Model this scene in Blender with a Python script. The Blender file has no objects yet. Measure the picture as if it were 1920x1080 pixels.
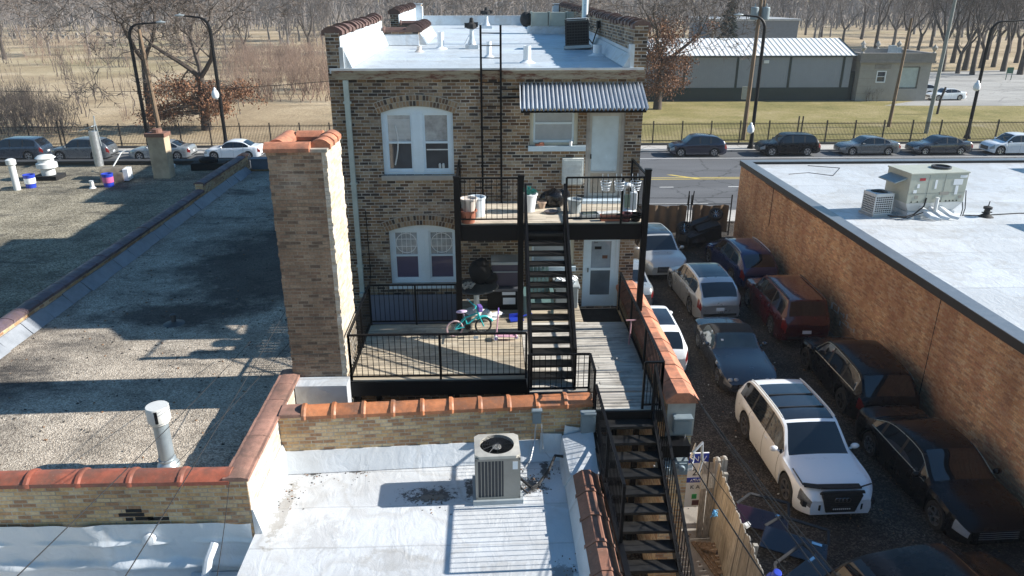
import bpy, math, random
from mathutils import Vector, Matrix, Euler
R=math.radians; PI=math.pi
rnd=random.Random(7)
SC=bpy.context.scene; COL=SC.collection
# ---------------------------------------------------------------- camera, sky, sun, exposure
F=1386.; TH=R(21.4656); YAW=R(1.7307); CZ=12.0
cam=bpy.data.cameras.new('camera'); cam.sensor_width=36; cam.lens=36*F/1920; cam.clip_start=.1; cam.clip_end=3000
co=bpy.data.objects.new('camera',cam); COL.objects.link(co); co.location=(0,0,CZ); co.rotation_euler=(PI/2-TH,0,-YAW); SC.camera=co
SUN_EL=R(29.5); SUN_AZ=math.atan2(.03,1.0)           # azimuth from +X towards +Y
w=bpy.data.worlds.new('World'); SC.world=w; w.use_nodes=True
nt=w.node_tree; sky=nt.nodes.new('ShaderNodeTexSky'); sky.sky_type='NISHITA'; sky.sun_disc=False
sky.sun_elevation=SUN_EL; sky.sun_rotation=PI/2-SUN_AZ; sky.air_density=1.2; sky.dust_density=.2; sky.ozone_density=1.5
hs=nt.nodes.new('ShaderNodeHueSaturation'); hs.inputs['Saturation'].default_value=1.3; hs.inputs['Hue'].default_value=.497; nt.links.new(sky.outputs[0],hs.inputs['Color']); nt.links.new(hs.outputs[0],nt.nodes['Background'].inputs[0]); nt.nodes['Background'].inputs[1].default_value=.076
sl=bpy.data.lights.new('sun','SUN'); sl.energy=5.0; sl.angle=R(.53); sl.color=(1,.955,.88)
so=bpy.data.objects.new('sun',sl); COL.objects.link(so)
sd=Vector((math.cos(SUN_AZ)*math.cos(SUN_EL),math.sin(SUN_AZ)*math.cos(SUN_EL),math.sin(SUN_EL)))
so.rotation_euler=sd.to_track_quat('Z','Y').to_euler(); so.location=(40,0,60)
SC.view_settings.view_transform='Standard'; SC.view_settings.look='None'; SC.view_settings.exposure=.9; SC.view_settings.gamma=1
SC.cycles.max_bounces=6; SC.cycles.diffuse_bounces=3; SC.cycles.glossy_bounces=3; SC.cycles.transmission_bounces=3
# a point of the picture (pixels of the 1920 wide photograph) carried to a height z or a distance y
_c=Matrix.Rotation(-YAW,3,'Z')@Matrix.Rotation(PI/2-TH,3,'X')
def P(u,v,x=None,y=None,z=None):
    d=_c@Vector(((u-960)/F,(540-v)/F,-1))
    t=(z-CZ)/d.z if z is not None else y/d.y if y is not None else x/d.x
    return Vector((d.x*t,d.y*t,CZ+d.z*t))
# ---------------------------------------------------------------- node helpers
class NT:
    def __init__(s,name):
        s.m=bpy.data.materials.new(name); s.m.use_nodes=True; s.t=s.m.node_tree; s.b=s.t.nodes['Principled BSDF']
    def n(s,typ,ins=None,out=0,**at):
        k=s.t.nodes.new('ShaderNode'+typ)
        for a,v in at.items(): setattr(k,a,v)
        for i,v in (ins or {}).items(): s.put(k.inputs[i],v)
        return k.outputs[out]
    def put(s,sock,v):
        if isinstance(v,bpy.types.NodeSocket): s.t.links.new(v,sock)
        elif isinstance(v,(tuple,list)) and len(v)==3 and sock.type=='RGBA': sock.default_value=(*v,1)
        else: sock.default_value=v
    def math(s,op,a,b=0.): return s.n('Math',{0:a,1:b},operation=op)
    def ramp(s,fac,stops,interp='LINEAR'):
        k=s.t.nodes.new('ShaderNodeValToRGB'); k.color_ramp.interpolation=interp; e=k.color_ramp.elements
        while len(e)<len(stops): e.new(.5)
        for q,(p,c) in zip(e,stops): q.position=p; q.color=(*c,1) if isinstance(c,(tuple,list)) else (c,c,c,1)
        s.put(k.inputs[0],fac); return k.outputs[0]
    def mix(s,f,a,b,mode='MIX'):
        k=s.t.nodes.new('ShaderNodeMix'); k.data_type='RGBA'; k.blend_type=mode
        s.put(k.inputs[0],f); s.put(k.inputs[6],a); s.put(k.inputs[7],b); return k.outputs[2]
    def wpos(s): return s.n('NewGeometry')
    def opos(s): return s.n('TexCoord',out=3)
    def noise(s,scale,vec=None,detail=4,rough=.6,out=0,dist=0.):
        i={'Scale':scale,'Detail':detail,'Roughness':rough,'Distortion':dist}
        i['Vector']=vec if vec is not None else s.wpos()
        return s.n('TexNoise',i,out=out)
    def scalev(s,v,sc): return s.n('Mapping',{0:v,3:sc})
    def bump(s,h,strength=.3,dist=.02):
        s.put(s.b.inputs['Normal'],s.n('Bump',{'Height':h,'Strength':strength,'Distance':dist}))
    def set(s,**k):
        for a,v in k.items(): s.put(s.b.inputs[{'col':'Base Color','rough':'Roughness','metal':'Metallic','spec':'Specular IOR Level','coat':'Coat Weight','trans':'Transmission Weight','alpha':'Alpha','sheen':'Sheen Weight'}[a]],v)
        return s
MATS={}
def plain(name,col,rough=.6,metal=0.,var=.18,scale=6.,bump=0.,coat=0.,spec=.5,fine=0.):
    """one paint/metal/plastic/fabric: a base colour broken by large and small noise"""
    if name in MATS: return MATS[name]
    t=NT(name); o=t.opos()
    n1=t.noise(scale,o,5,.65); n2=t.noise(scale*.23,o,3,.5)
    f=t.math('ADD',t.math('MULTIPLY',n1,.6),t.math('MULTIPLY',n2,.4))
    c=t.ramp(f,[(.3,tuple(x*(1-var) for x in col)),(.7,tuple(min(1,x*(1+var)) for x in col))])
    if fine:
        n3=t.noise(scale*14,o,2,.7); c=t.mix(fine,c,t.ramp(n3,[(.35,0.),(.65,1.)]),'OVERLAY')
    t.set(col=c,rough=t.ramp(n1,[(.3,max(.02,rough*.85)),(.7,min(1,rough*1.15))]),metal=metal,coat=coat,spec=spec)
    if bump: t.bump(n1,bump,.01)
    MATS[name]=t.m; return t.m
def brick(name,cols,mortar,w=.215,h=.075,mw=.011,dirt=.5,white=.0,dirtcol=(.05,.045,.04),rot=0.,mvar=.3,soot=0.):
    if name in MATS: return MATS[name]
    t=NT(name); g=t.t.nodes.new('ShaderNodeNewGeometry'); pos=g.outputs[0]; nor=g.outputs['True Normal']
    sp=t.n('SeparateXYZ',{0:pos}); sx=sp; k=sp.node
    sn=t.n('SeparateXYZ',{0:nor}).node
    isx=t.math('GREATER_THAN',t.math('ABSOLUTE',sn.outputs[0]),.7)
    wob=t.math('MULTIPLY',t.math('SUBTRACT',t.noise(3.,pos,3),.5),.012)
    u=t.n('Mix',{0:isx,2:k.outputs[0],3:k.outputs[1]},data_type='FLOAT')
    v=t.math('ADD',k.outputs[2],wob)
    row=t.math('FLOOR',t.math('DIVIDE',v,h))
    rs=t.n('TexWhiteNoise',{'W':row},noise_dimensions='1D')
    uu=t.math('ADD',t.math('DIVIDE',u,w),t.math('ADD',t.math('MULTIPLY',t.math('MODULO',row,2.),.5),t.math('MULTIPLY',rs,.25)))
    cell=t.math('FLOOR',uu)
    cv=t.n('CombineXYZ',{0:cell,1:row,2:isx})
    rn=t.n('TexWhiteNoise',{'Vector':cv},noise_dimensions='3D')
    fu=t.math('MULTIPLY',t.math('FRACT',uu),w); fv=t.math('MULTIPLY',t.math('FRACT',t.math('DIVIDE',v,h)),h)
    eu=t.math('MINIMUM',fu,t.math('SUBTRACT',w,fu)); ev=t.math('MINIMUM',fv,t.math('SUBTRACT',h,fv))
    e=t.math('MINIMUM',eu,ev)
    e=t.math('ADD',e,t.math('MULTIPLY',t.math('SUBTRACT',t.noise(30.,pos,3),.5),.008))
    mm=t.ramp(t.math('DIVIDE',e,mw),[(.4,1.),(.72,0.)])
    N=len(cols); bc=t.ramp(rn,[(i/N,c) for i,c in enumerate(cols)],'CONSTANT')
    bc=t.mix(.35,bc,t.ramp(t.noise(22.,pos,4),[(.3,.15),(.7,.85)]),'OVERLAY')
    mc=t.mix(t.ramp(t.noise(2.2,pos,4),[(.35,0.),(.68,1.)]),mortar,tuple(x*(1-mvar*1.6) for x in mortar))
    c=t.mix(mm,bc,mc)
    d1=t.ramp(t.noise(.9,t.scalev(pos,(1,1,.45)),6,.68),[(.42,0.),(.7,1.)])
    c=t.mix(t.math('MULTIPLY',d1,dirt),c,dirtcol)
    st_=t.ramp(t.noise(1.,t.scalev(pos,(1.7,1.7,.16)),6,.7),[(.45,0.),(.72,1.)]); c=t.mix(t.math('MULTIPLY',st_,dirt*.55),c,dirtcol)
    pb=t.ramp(t.noise(.33,pos,5,.6),[(.4,.84),(.62,1.08)]); c=t.mix(1.,c,pb,'MULTIPLY')
    if white:
        wn=t.ramp(t.noise(.75,t.scalev(t.n('VectorMath',{0:pos,1:(7.3,1.1,4.2)},operation='ADD'),(1,1,1.5)),7,.72),[(.55,0.),(.72,1.)])
        c=t.mix(t.math('MULTIPLY',wn,white),c,(.55,.51,.45))
    t.set(col=c,rough=.88,spec=.25)
    hgt=t.math('ADD',t.math('MULTIPLY',t.math('SUBTRACT',1.,mm),1.),t.math('MULTIPLY',t.noise(60.,pos,3),.35))
    t.bump(hgt,.55,.012)
    MATS[name]=t.m; return t.m
# ---------------------------------------------------------------- mesh helper
class MB:
    def __init__(s): s.v=[]; s.f=[]; s.m=[]
    def q(s,pts,m=0):
        b=len(s.v); s.v+= [tuple(p) for p in pts]; s.f.append(tuple(range(b,b+len(pts)))); s.m.append(m); return s
    def hexa(s,p,m=0):
        b=len(s.v); s.v+=[tuple(x) for x in p]
        for f in ((0,3,2,1),(4,5,6,7),(0,1,5,4),(1,2,6,5),(2,3,7,6),(3,0,4,7)): s.f.append(tuple(b+i for i in f)); s.m.append(m)
        return s
    def box(s,x0,x1,y0,y1,z0,z1,m=0):
        return s.hexa([(x0,y0,z0),(x1,y0,z0),(x1,y1,z0),(x0,y1,z0),(x0,y0,z1),(x1,y0,z1),(x1,y1,z1),(x0,y1,z1)],m)
    def obb(s,c,d,M,m=0):
        c=Vector(c); h=[x/2 for x in d]
        if not isinstance(M,Matrix): M=Euler(M).to_matrix() if isinstance(M,tuple) else Matrix.Rotation(M,3,'Z')
        return s.hexa([c+M@Vector((a*h[0],b*h[1],k*h[2])) for k in (-1,1) for a,b in ((-1,-1),(1,-1),(1,1),(-1,1))],m)
    def beam(s,p,q,w,h,m=0,up=(0,0,1)):
        p=Vector(p);q=Vector(q);d=(q-p); L=d.length; d=d/L; u=Vector(up)
        if abs(d.dot(u))>.98: u=Vector((0,1,0))
        r=d.cross(u).normalized(); u=r.cross(d)
        return s.hexa([(p if e==0 else q)+r*(a*w/2)+u*(b*h/2) for e in (0,1) for a,b in ((-1,-1),(1,-1),(1,1),(-1,1))],m)
    def ring(s,pts): b=len(s.v); s.v+=[tuple(p) for p in pts]; return list(range(b,b+len(pts)))
    def bridge(s,a,b,m=0,close=True):
        n=len(a)
        for i in range(n if close else n-1): j=(i+1)%n; s.f.append((a[i],a[j],b[j],b[i])); s.m.append(m)
    def tube(s,pts,r,n=8,m=0,cap=True):
        pts=[Vector(p) for p in pts]; k=len(pts); rr=r if isinstance(r,(list,tuple)) else [r]*k
        prev=None; rings=[]; u=None
        for i,p in enumerate(pts):
            d=((pts[min(i+1,k-1)]-pts[max(i-1,0)])); d=d.normalized() if d.length>1e-9 else Vector((0,0,1))
            if u is None: u=d.orthogonal().normalized()
            u=(u-d*u.dot(d)); u=u.normalized() if u.length>1e-6 else d.orthogonal().normalized(); w_=d.cross(u)
            g=s.ring([p+(u*math.cos(2*PI*j/n)+w_*math.sin(2*PI*j/n))*rr[i] for j in range(n)])
            if prev: s.bridge(prev,g,m)
            else: rings.append(g)
            prev=g
        if cap: s.f.append(tuple(reversed(rings[0]))); s.m.append(m); s.f.append(tuple(prev)); s.m.append(m)
        return s
    def lathe(s,prof,c=(0,0,0),n=16,m=0,M=None,cap=True):
        c=Vector(c); prev=None; first=None
        for r,z in prof:
            g=s.ring([c+((M@Vector((r*math.cos(2*PI*j/n),r*math.sin(2*PI*j/n),z))) if M else Vector((r*math.cos(2*PI*j/n),r*math.sin(2*PI*j/n),z))) for j in range(n)])
            if prev: s.bridge(prev,g,m)
            else: first=g
            prev=g
        if cap: s.f.append(tuple(reversed(first))); s.m.append(m); s.f.append(tuple(prev)); s.m.append(m)
        return s
    def ext(s,poly,vec,m=0):
        """closed outline (3D points, planar) pushed along vec"""
        vec=Vector(vec); a=s.ring(poly); b=s.ring([Vector(p)+vec for p in poly]); s.bridge(a,b,m)
        s.f.append(tuple(reversed(a))); s.m.append(m); s.f.append(tuple(b)); s.m.append(m); return s
    def sphere(s,c,r,n=10,k=7,m=0,M=None):
        rr=r if isinstance(r,(tuple,list)) else (r,r,r); c=Vector(c); prev=None
        for i in range(k+1):
            a=PI*i/k; pts=[]
            for j in range(n):
                v=Vector((rr[0]*math.sin(a)*math.cos(2*PI*j/n),rr[1]*math.sin(a)*math.sin(2*PI*j/n),rr[2]*math.cos(a)))
                pts.append(c+(M@v if M else v))
            g=s.ring(pts)
            if prev: s.bridge(prev,g,m)
            prev=g
        return s
    def grid(s,fn,nu,nv,m=0):
        g=[s.ring([fn(i/nu,j/nv) for j in range(nv+1)]) for i in range(nu+1)]
        for i in range(nu): s.bridge(g[i],g[i+1],m,False)
        return s
WORLD={}
def obj(mb,name,mats,parent=None,smooth=.6,bevel=0.):
    me=bpy.data.meshes.new(name)
    off=WORLD.get(parent.name) if parent else None
    vs=mb.v if off is None else [(a-off[0],b-off[1],c-off[2]) for a,b,c in mb.v]
    me.from_pydata(vs,[],mb.f)
    for x in (mats if isinstance(mats,(list,tuple)) else [mats]): me.materials.append(x)
    if len(me.materials)>1: me.polygons.foreach_set('material_index',mb.m)
    if smooth: me.shade_smooth(); me.set_sharp_from_angle(angle=smooth)
    me.update()
    o=bpy.data.objects.new(name,me); COL.objects.link(o)
    if parent:
        o.parent=parent
        if off is not None: WORLD[o.name]=off
    if bevel:
        b=o.modifiers.new('bevel','BEVEL'); b.width=bevel; b.segments=2; b.limit_method='ANGLE'
    return o
def tag(o,label=None,cat=None,group=None,kind=None):
    for k,v in (('label',label),('category',cat),('group',group),('kind',kind)):
        if v: o[k]=v
    return o
def thing(name,label,cat,loc=(0,0,0),rz=0.,group=None,world=False):
    """an Empty at the thing's base; with world=True its parts are written in world metres"""
    o=bpy.data.objects.new(name,None); COL.objects.link(o); o.empty_display_size=.2
    o.location=loc; o.rotation_euler=(0,0,rz); tag(o,label,cat,group)
    if world: WORLD[o.name]=Vector(loc)
    return o
def struct(mb,name,mats,**k): return tag(obj(mb,name,mats,**k),kind='structure')
def dup(root,loc,rz=0.,label=None,scale=None):
    r=root.copy(); COL.objects.link(r); r.location=loc; r.rotation_euler=(0,0,rz)
    if label: r['label']=label
    if scale: r.scale=scale if isinstance(scale,tuple) else (scale,)*3
    def kids(a,b):
        for ch in a.children:
            c=ch.copy(); COL.objects.link(c); c.parent=b; kids(ch,c)
    kids(root,r); return r
def one(mb,name,mats,label,cat,group=None,**k): return tag(obj(mb,name,mats,**k),label,cat,group)
def text_mesh(s,size,ext=.002):
    c=bpy.data.curves.new('t','FONT'); c.body=s; c.size=size; c.extrude=ext; c.align_x='CENTER'
    o=bpy.data.objects.new('t',c); COL.objects.link(o)
    bpy.context.view_layer.update()
    me=bpy.data.meshes.new_from_object(o.evaluated_get(bpy.context.evaluated_depsgraph_get()))
    bpy.data.objects.remove(o); mb=MB(); mb.v=[tuple(v.co) for v in me.vertices]; mb.f=[tuple(p.vertices) for p in me.polygons]; mb.m=[0]*len(mb.f)
    bpy.data.meshes.remove(me); return mb
def moved(mb,M):
    mb.v=[tuple(M@Vector(v)) for v in mb.v]; return mb
# ---------------------------------------------------------------- materials
def lin(r,g,b): return tuple(((x/255)/12.92 if x/255<=.04045 else ((x/255+.055)/1.055)**2.4) for x in (r,g,b))
HB=[(.22,.14,.085),(.29,.20,.125),(.10,.07,.052),(.34,.25,.165),(.055,.046,.042),(.27,.165,.09),(.16,.11,.075),(.37,.29,.20),(.13,.08,.052),(.31,.215,.13)]
M_house=brick('house_brick',HB,(.56,.52,.46),w=.225,h=.08,mw=.0155,dirt=.35,white=.55,mvar=.25)
M_side=brick('common_brick',[(.58,.37,.19),(.66,.46,.26),(.50,.29,.15),(.68,.50,.30),(.60,.40,.20),(.40,.23,.13)],(.60,.53,.42),w=.225,h=.078,mw=.014,dirt=.3,white=.35,dirtcol=(.12,.09,.06))
M_wash_sun=brick('whitewash_sunlit_brick',[(.62,.55,.46),(.58,.49,.38),(.68,.63,.56),(.52,.42,.31)],(.66,.62,.56),dirt=.3,white=.6,dirtcol=(.45,.38,.30))  # whitewash, with sunlight also painted in as a paler tone
M_chim=brick('chimney_brick',[(.32,.21,.145),(.37,.25,.17),(.285,.18,.125),(.40,.285,.20),(.19,.13,.095),(.33,.215,.145)],(.42,.35,.27),w=.21,h=.07,mw=.012,dirt=.35,white=.3)
M_orange=brick('orange_brick',[(.66,.37,.19),(.72,.43,.23),(.58,.31,.155),(.68,.45,.27),(.60,.30,.165),(.44,.24,.135)],(.58,.44,.30),w=.2,h=.068,mw=.009,dirt=.65,white=.12,dirtcol=(.27,.11,.065))
M_arch=NT('arch_brick'); _g=M_arch.n('NewGeometry',out=8) if False else M_arch.t.nodes.new('ShaderNodeNewGeometry').outputs['Random Per Island']
M_arch.set(col=M_arch.mix(.3,M_arch.ramp(_g,[(i/len(HB),c) for i,c in enumerate(HB)],'CONSTANT'),M_arch.ramp(M_arch.noise(25.),[(.3,.1),(.7,.8)]),'OVERLAY'),rough=.9); M_arch=M_arch.m
M_mortar=plain('mortar',(.36,.33,.28),.95,var=.3,scale=9,bump=.4)
def silver(name,base,warm=.0,seam=1.0,dirty=.5,stains=()):
    t=NT(name); p=t.wpos()
    n=t.noise(1.1,p,6,.7); n2=t.noise(.35,p,4,.6); n3=t.noise(9.,p,5,.7)
    c=t.ramp(n2,[(.3,tuple(x*.86 for x in base)),(.7,base)])
    c=t.mix(t.math('MULTIPLY',t.ramp(n,[(.5,0.),(.72,1.)]),dirty),c,(.33,.30,.26))
    c=t.mix(t.math('MULTIPLY',t.ramp(n3,[(.62,0.),(.74,1.)]),dirty*.7),c,(.16,.14,.12))
    sp=t.n('SeparateXYZ',{0:p}).node
    s1=t.math('ABSOLUTE',t.math('SUBTRACT',t.math('FRACT',t.math('ADD',t.math('DIVIDE',sp.outputs[1],seam),t.math('MULTIPLY',t.noise(.8,p,3),.09))),.5))
    ln=t.ramp(s1,[(.0,1.),(.02,0.)])
    c=t.mix(t.math('MULTIPLY',ln,.55),c,(.28,.28,.28)); lap=t.n('TexWhiteNoise',{'W':t.math('FLOOR',t.math('ADD',t.math('DIVIDE',sp.outputs[1],seam),.5))},noise_dimensions='1D'); c=t.mix(.22,c,t.ramp(lap,[(0,(.42,.44,.46)),(1,(.78,.79,.8))]))
    rg_=t.ramp(t.noise(.42,p,3,.5),[(.47,0.),(.5,1.),(.515,.0)]); c=t.mix(t.math('MULTIPLY',rg_,.3*min(1,dirty*2)),c,(.34,.31,.26)); fl_=t.ramp(t.noise(.42,p,3,.5),[(.5,0.),(.56,1.)]); c=t.mix(t.math('MULTIPLY',fl_,.28),c,(.40,.40,.39))
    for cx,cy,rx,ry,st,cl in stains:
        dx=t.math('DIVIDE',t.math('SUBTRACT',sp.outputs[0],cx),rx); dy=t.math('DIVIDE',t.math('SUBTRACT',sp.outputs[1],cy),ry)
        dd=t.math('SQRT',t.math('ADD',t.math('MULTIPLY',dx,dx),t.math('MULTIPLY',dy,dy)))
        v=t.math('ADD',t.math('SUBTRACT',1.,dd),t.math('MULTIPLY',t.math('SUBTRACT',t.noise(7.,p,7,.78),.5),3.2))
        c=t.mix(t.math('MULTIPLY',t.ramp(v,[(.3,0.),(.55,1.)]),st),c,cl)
    t.set(col=c,rough=t.ramp(n3,[(.3,.38),(.7,.62)]),metal=.15,spec=.5)
    wr=t.noise(3.2,t.scalev(p,(1,.5,1)),4,.55,dist=1.2)
    t.bump(t.math('ADD',t.math('MULTIPLY',wr,1.),t.math('ADD',t.math('MULTIPLY',n3,.22),t.math('MULTIPLY',ln,.3))),.4,.045)
    MATS[name]=t.m; return t.m
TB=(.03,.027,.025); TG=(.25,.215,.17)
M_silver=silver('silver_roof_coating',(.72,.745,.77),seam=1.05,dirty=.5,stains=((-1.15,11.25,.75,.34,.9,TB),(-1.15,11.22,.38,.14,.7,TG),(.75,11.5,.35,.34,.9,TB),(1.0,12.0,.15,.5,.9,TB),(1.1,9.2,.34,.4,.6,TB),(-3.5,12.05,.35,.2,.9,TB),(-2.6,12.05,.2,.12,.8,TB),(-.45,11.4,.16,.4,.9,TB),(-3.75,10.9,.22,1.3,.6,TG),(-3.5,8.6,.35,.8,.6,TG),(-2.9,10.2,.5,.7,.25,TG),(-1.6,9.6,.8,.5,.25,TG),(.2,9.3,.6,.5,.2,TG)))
M_hroof=silver('house_roof_coating',(.64,.72,.79),seam=.95,dirty=.55)
M_flash=silver('flashing_coating',(.68,.72,.76),seam=3.1,dirty=.35)
M_membrane=silver('white_membrane',(.62,.65,.68),seam=1.6,dirty=.6)
def gravel(name,stops,big,scale=26.,rough=.95,bump=.7,stain=(.03,.03,.032),dark=()):
    t=NT(name); p=t.wpos()
    vor=t.t.nodes.new('ShaderNodeTexVoronoi'); vor.inputs['Scale'].default_value=scale; t.t.links.new(p,vor.inputs['Vector'])
    sp=t.n('SeparateColor',{0:vor.outputs['Color']})
    c=t.ramp(sp,stops)
    b=t.ramp(t.noise(.5,p,7,.68),[(.36,big),(.66,1.)])
    c=t.mix(1.,c,b,'MULTIPLY')
    s2=t.ramp(t.noise(.33,t.scalev(t.n('VectorMath',{0:p,1:(3.,9.,0.)},operation='ADD'),(.5,1,1)),6,.72),[(.52,0.),(.68,1.)])
    c=t.mix(t.math('MULTIPLY',s2,.88),c,stain); s3=t.ramp(t.noise(1.6,t.scalev(p,(.35,1,1)),6,.75),[(.55,0.),(.66,1.)]); c=t.mix(t.math('MULTIPLY',s3,.6),c,stain)
    for cx,cy,rx,ry in dark:  # tar stains that also paint the house shadow darker on the gravel
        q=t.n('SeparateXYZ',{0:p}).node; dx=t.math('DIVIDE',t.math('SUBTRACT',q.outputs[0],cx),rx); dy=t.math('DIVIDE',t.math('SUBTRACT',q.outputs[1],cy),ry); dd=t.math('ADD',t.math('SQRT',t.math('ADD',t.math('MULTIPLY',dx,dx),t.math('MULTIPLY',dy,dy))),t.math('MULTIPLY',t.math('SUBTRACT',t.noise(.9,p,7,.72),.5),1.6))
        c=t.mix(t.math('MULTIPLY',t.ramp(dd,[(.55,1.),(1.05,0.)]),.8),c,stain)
    t.set(col=c,rough=rough,spec=.2); t.bump(vor.outputs['Distance'],bump,.02)
    MATS[name]=t.m; return t.m
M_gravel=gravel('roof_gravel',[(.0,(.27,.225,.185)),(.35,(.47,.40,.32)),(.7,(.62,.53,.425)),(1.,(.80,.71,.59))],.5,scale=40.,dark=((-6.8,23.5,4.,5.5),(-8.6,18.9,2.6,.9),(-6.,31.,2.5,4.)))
M_tar=gravel('tarred_gravel_roof',[(.0,(.15,.13,.09)),(.5,(.31,.27,.195)),(1.,(.52,.47,.37))],.45)
M_lot=gravel('lot_cinders',[(.0,(.035,.03,.026)),(.55,(.075,.063,.052)),(1.,(.20,.17,.14))],.45,scale=30)
def ground_mat():
    t=NT('dry_grass'); p=t.wpos()
    a=t.noise(.06,p,8,.65); b=t.noise(2.6,p,6,.75); c2=t.noise(.017,p,4,.5)
    c=t.ramp(a,[(.32,(.25,.185,.115)),(.5,(.40,.31,.20)),(.68,(.53,.43,.30))])
    c=t.mix(.5,c,t.ramp(b,[(.3,.12),(.7,.85)]),'OVERLAY')
    c=t.mix(t.ramp(c2,[(.52,0.),(.68,.55)]),c,(.23,.21,.10))
    t.set(col=c,rough=.98,spec=.1); t.bump(b,.8,.15); return t.m
M_grass=ground_mat()
def lawn_mat():
    t=NT('lawn_grass'); p=t.wpos()
    a=t.noise(.13,p,7,.7); b=t.noise(3.5,p,6,.75)
    c=t.ramp(a,[(.3,(.15,.145,.055)),(.48,(.25,.215,.09)),(.6,(.32,.265,.135)),(.72,(.40,.35,.24))])
    c=t.mix(.45,c,t.ramp(b,[(.3,.15),(.7,.85)]),'OVERLAY')
    t.set(col=c,rough=.98,spec=.1); t.bump(b,.7,.12); return t.m
M_lawn=lawn_mat()
def asphalt(name,col):
    t=NT(name); p=t.wpos(); n=t.noise(60.,p,3,.7); b=t.noise(.35,t.scalev(p,(.2,1,1)),6,.65)
    c=t.mix(.4,t.ramp(b,[(.3,tuple(x*.75 for x in col)),(.7,tuple(x*1.2 for x in col))]),t.ramp(n,[(.3,.2),(.7,.8)]),'OVERLAY')
    vk=t.t.nodes.new('ShaderNodeTexVoronoi'); vk.feature='DISTANCE_TO_EDGE'; vk.inputs['Scale'].default_value=.22; t.put(vk.inputs['Vector'],t.n('VectorMath',{0:p,1:t.n('VectorMath',{0:t.noise(1.2,p,5,.6,out=1),1:(1.1,1.1,0)},operation='MULTIPLY')},operation='ADD'))
    c=t.mix(t.math('MULTIPLY',t.ramp(vk.outputs[0],[(.006,1.),(.016,0.)]),.65),c,tuple(x*.35 for x in col)); pt=t.ramp(t.noise(.12,t.scalev(p,(.5,1.6,1)),3,.5),[(.55,0.),(.57,1.)]); c=t.mix(t.math('MULTIPLY',pt,.35),c,tuple(x*.6 for x in col))
    t.set(col=c,rough=.85,spec=.35); t.bump(n,.3,.01); return t.m
M_road=asphalt('asphalt',(.115,.118,.125)); M_drive=asphalt('drive_asphalt',(.34,.33,.31)); M_conc=asphalt('concrete',(.46,.44,.41))
M_alley=asphalt('alley_concrete',(.30,.28,.25))
M_white=plain('white_paint',(.74,.77,.80),.45,var=.08); M_trimw=plain('window_white',(.63,.75,.84),.4,var=.06)  # M_trimw has the blue of skylit shade put into its white
M_line=plain('road_white',(.72,.72,.70),.7,var=.15,scale=2); M_yline=plain('road_yellow',(.62,.47,.10),.7,var=.2,scale=2)
M_black=plain('black_iron',(.0045,.0045,.0055),.5,var=.3,spec=.2); M_rubber=plain('rubber',(.018,.018,.019),.8)
M_dark=plain('dark_void',(.010,.010,.011),.9)
def tile(name,col,rough=.32,var=.25):
    t=NT(name); g=t.t.nodes.new('ShaderNodeNewGeometry'); r_=g.outputs['Random Per Island']; p=g.outputs[0]
    c=t.ramp(r_,[(0.,tuple(x*(1-var) for x in col)),(.5,col),(1.,tuple(min(1,x*(1+var*1.1)) for x in col))])
    c=t.mix(.4,c,t.ramp(t.noise(7.,p,5,.7),[(.3,.2),(.7,.8)]),'OVERLAY')
    c=t.mix(t.math('MULTIPLY',t.ramp(t.noise(2.4,p,6,.7),[(.44,0.),(.66,1.)]),.7),c,(.12,.08,.06)); c=t.mix(t.math('MULTIPLY',t.ramp(t.noise(16.,p,5,.75),[(.60,0.),(.70,1.)]),.35),c,(.42,.34,.27))
    t.bump(t.noise(14.,p,5,.7),.25,.012); t.set(col=c,rough=t.ramp(t.noise(5.,p,4),[(.3,rough+.05),(.7,rough+.4)]),spec=.5); MATS[name]=t.m; return t.m
M_terra=tile('terracotta_glazed',(.42,.155,.065),.35,.38); M_terra2=tile('terracotta_worn',(.33,.175,.13),.5,.15); M_terra3=tile('terracotta_brown',(.25,.115,.075),.42)
M_coral=tile('terracotta_bright',(.52,.205,.115),.5,.22); M_slate=tile('purple_tile',(.12,.085,.105),.35); M_dtile=tile('dark_clay_tile',(.13,.075,.065),.4)
def wood(name,cols,axis=0,gs=(1.2,26,26)):
    t=NT(name); g=t.t.nodes.new('ShaderNodeNewGeometry'); r_=g.outputs['Random Per Island']; p=g.outputs[0]
    c=t.ramp(r_,[(i/(len(cols)-1),q) for i,q in enumerate(cols)])
    gr=t.noise(1.,t.scalev(p,gs),5,.65)
    c=t.mix(.55,c,t.ramp(gr,[(.3,.12),(.7,.88)]),'OVERLAY')
    c=t.mix(t.math('MULTIPLY',t.ramp(t.noise(1.3,p,5,.7),[(.5,0.),(.72,1.)]),.55),c,(.09,.075,.06))
    t.set(col=c,rough=.85,spec=.25); t.bump(gr,.3,.006); MATS[name]=t.m; return t.m
M_deck=wood('weathered_boards',[(.39,.33,.25),(.48,.41,.31),(.31,.265,.205),(.54,.47,.36),(.43,.345,.245)])
M_walk=wood('grey_boards',[(.44,.41,.365),(.55,.515,.46),(.34,.315,.28),(.60,.565,.505)])
M_fence=wood('fence_boards',[(.32,.30,.265),(.39,.365,.325),(.26,.24,.21),(.36,.34,.30)],gs=(26,26,1.2))
M_pole=wood('utility_pole_wood',[(.17,.115,.075),(.23,.165,.11)],gs=(16,16,.8)); M_polegrey=plain('grey_pole',(.25,.26,.24),.8)
def glass(name,col,rough=.06,spec=.6):
    if name in MATS: return MATS[name]
    t=NT(name); n=t.noise(1.3,t.opos(),3,.5)
    t.set(col=t.ramp(n,[(.3,tuple(x*.7 for x in col)),(.7,tuple(x*1.35 for x in col))]),rough=rough,spec=spec,coat=.5); MATS[name]=t.m; return t.m
M_cglass=glass('car_glass',(.008,.010,.013),.03); M_curtain=plain('curtain_behind_glass',(.33,.37,.40),.15,var=.6,scale=4,coat=.9)
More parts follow.
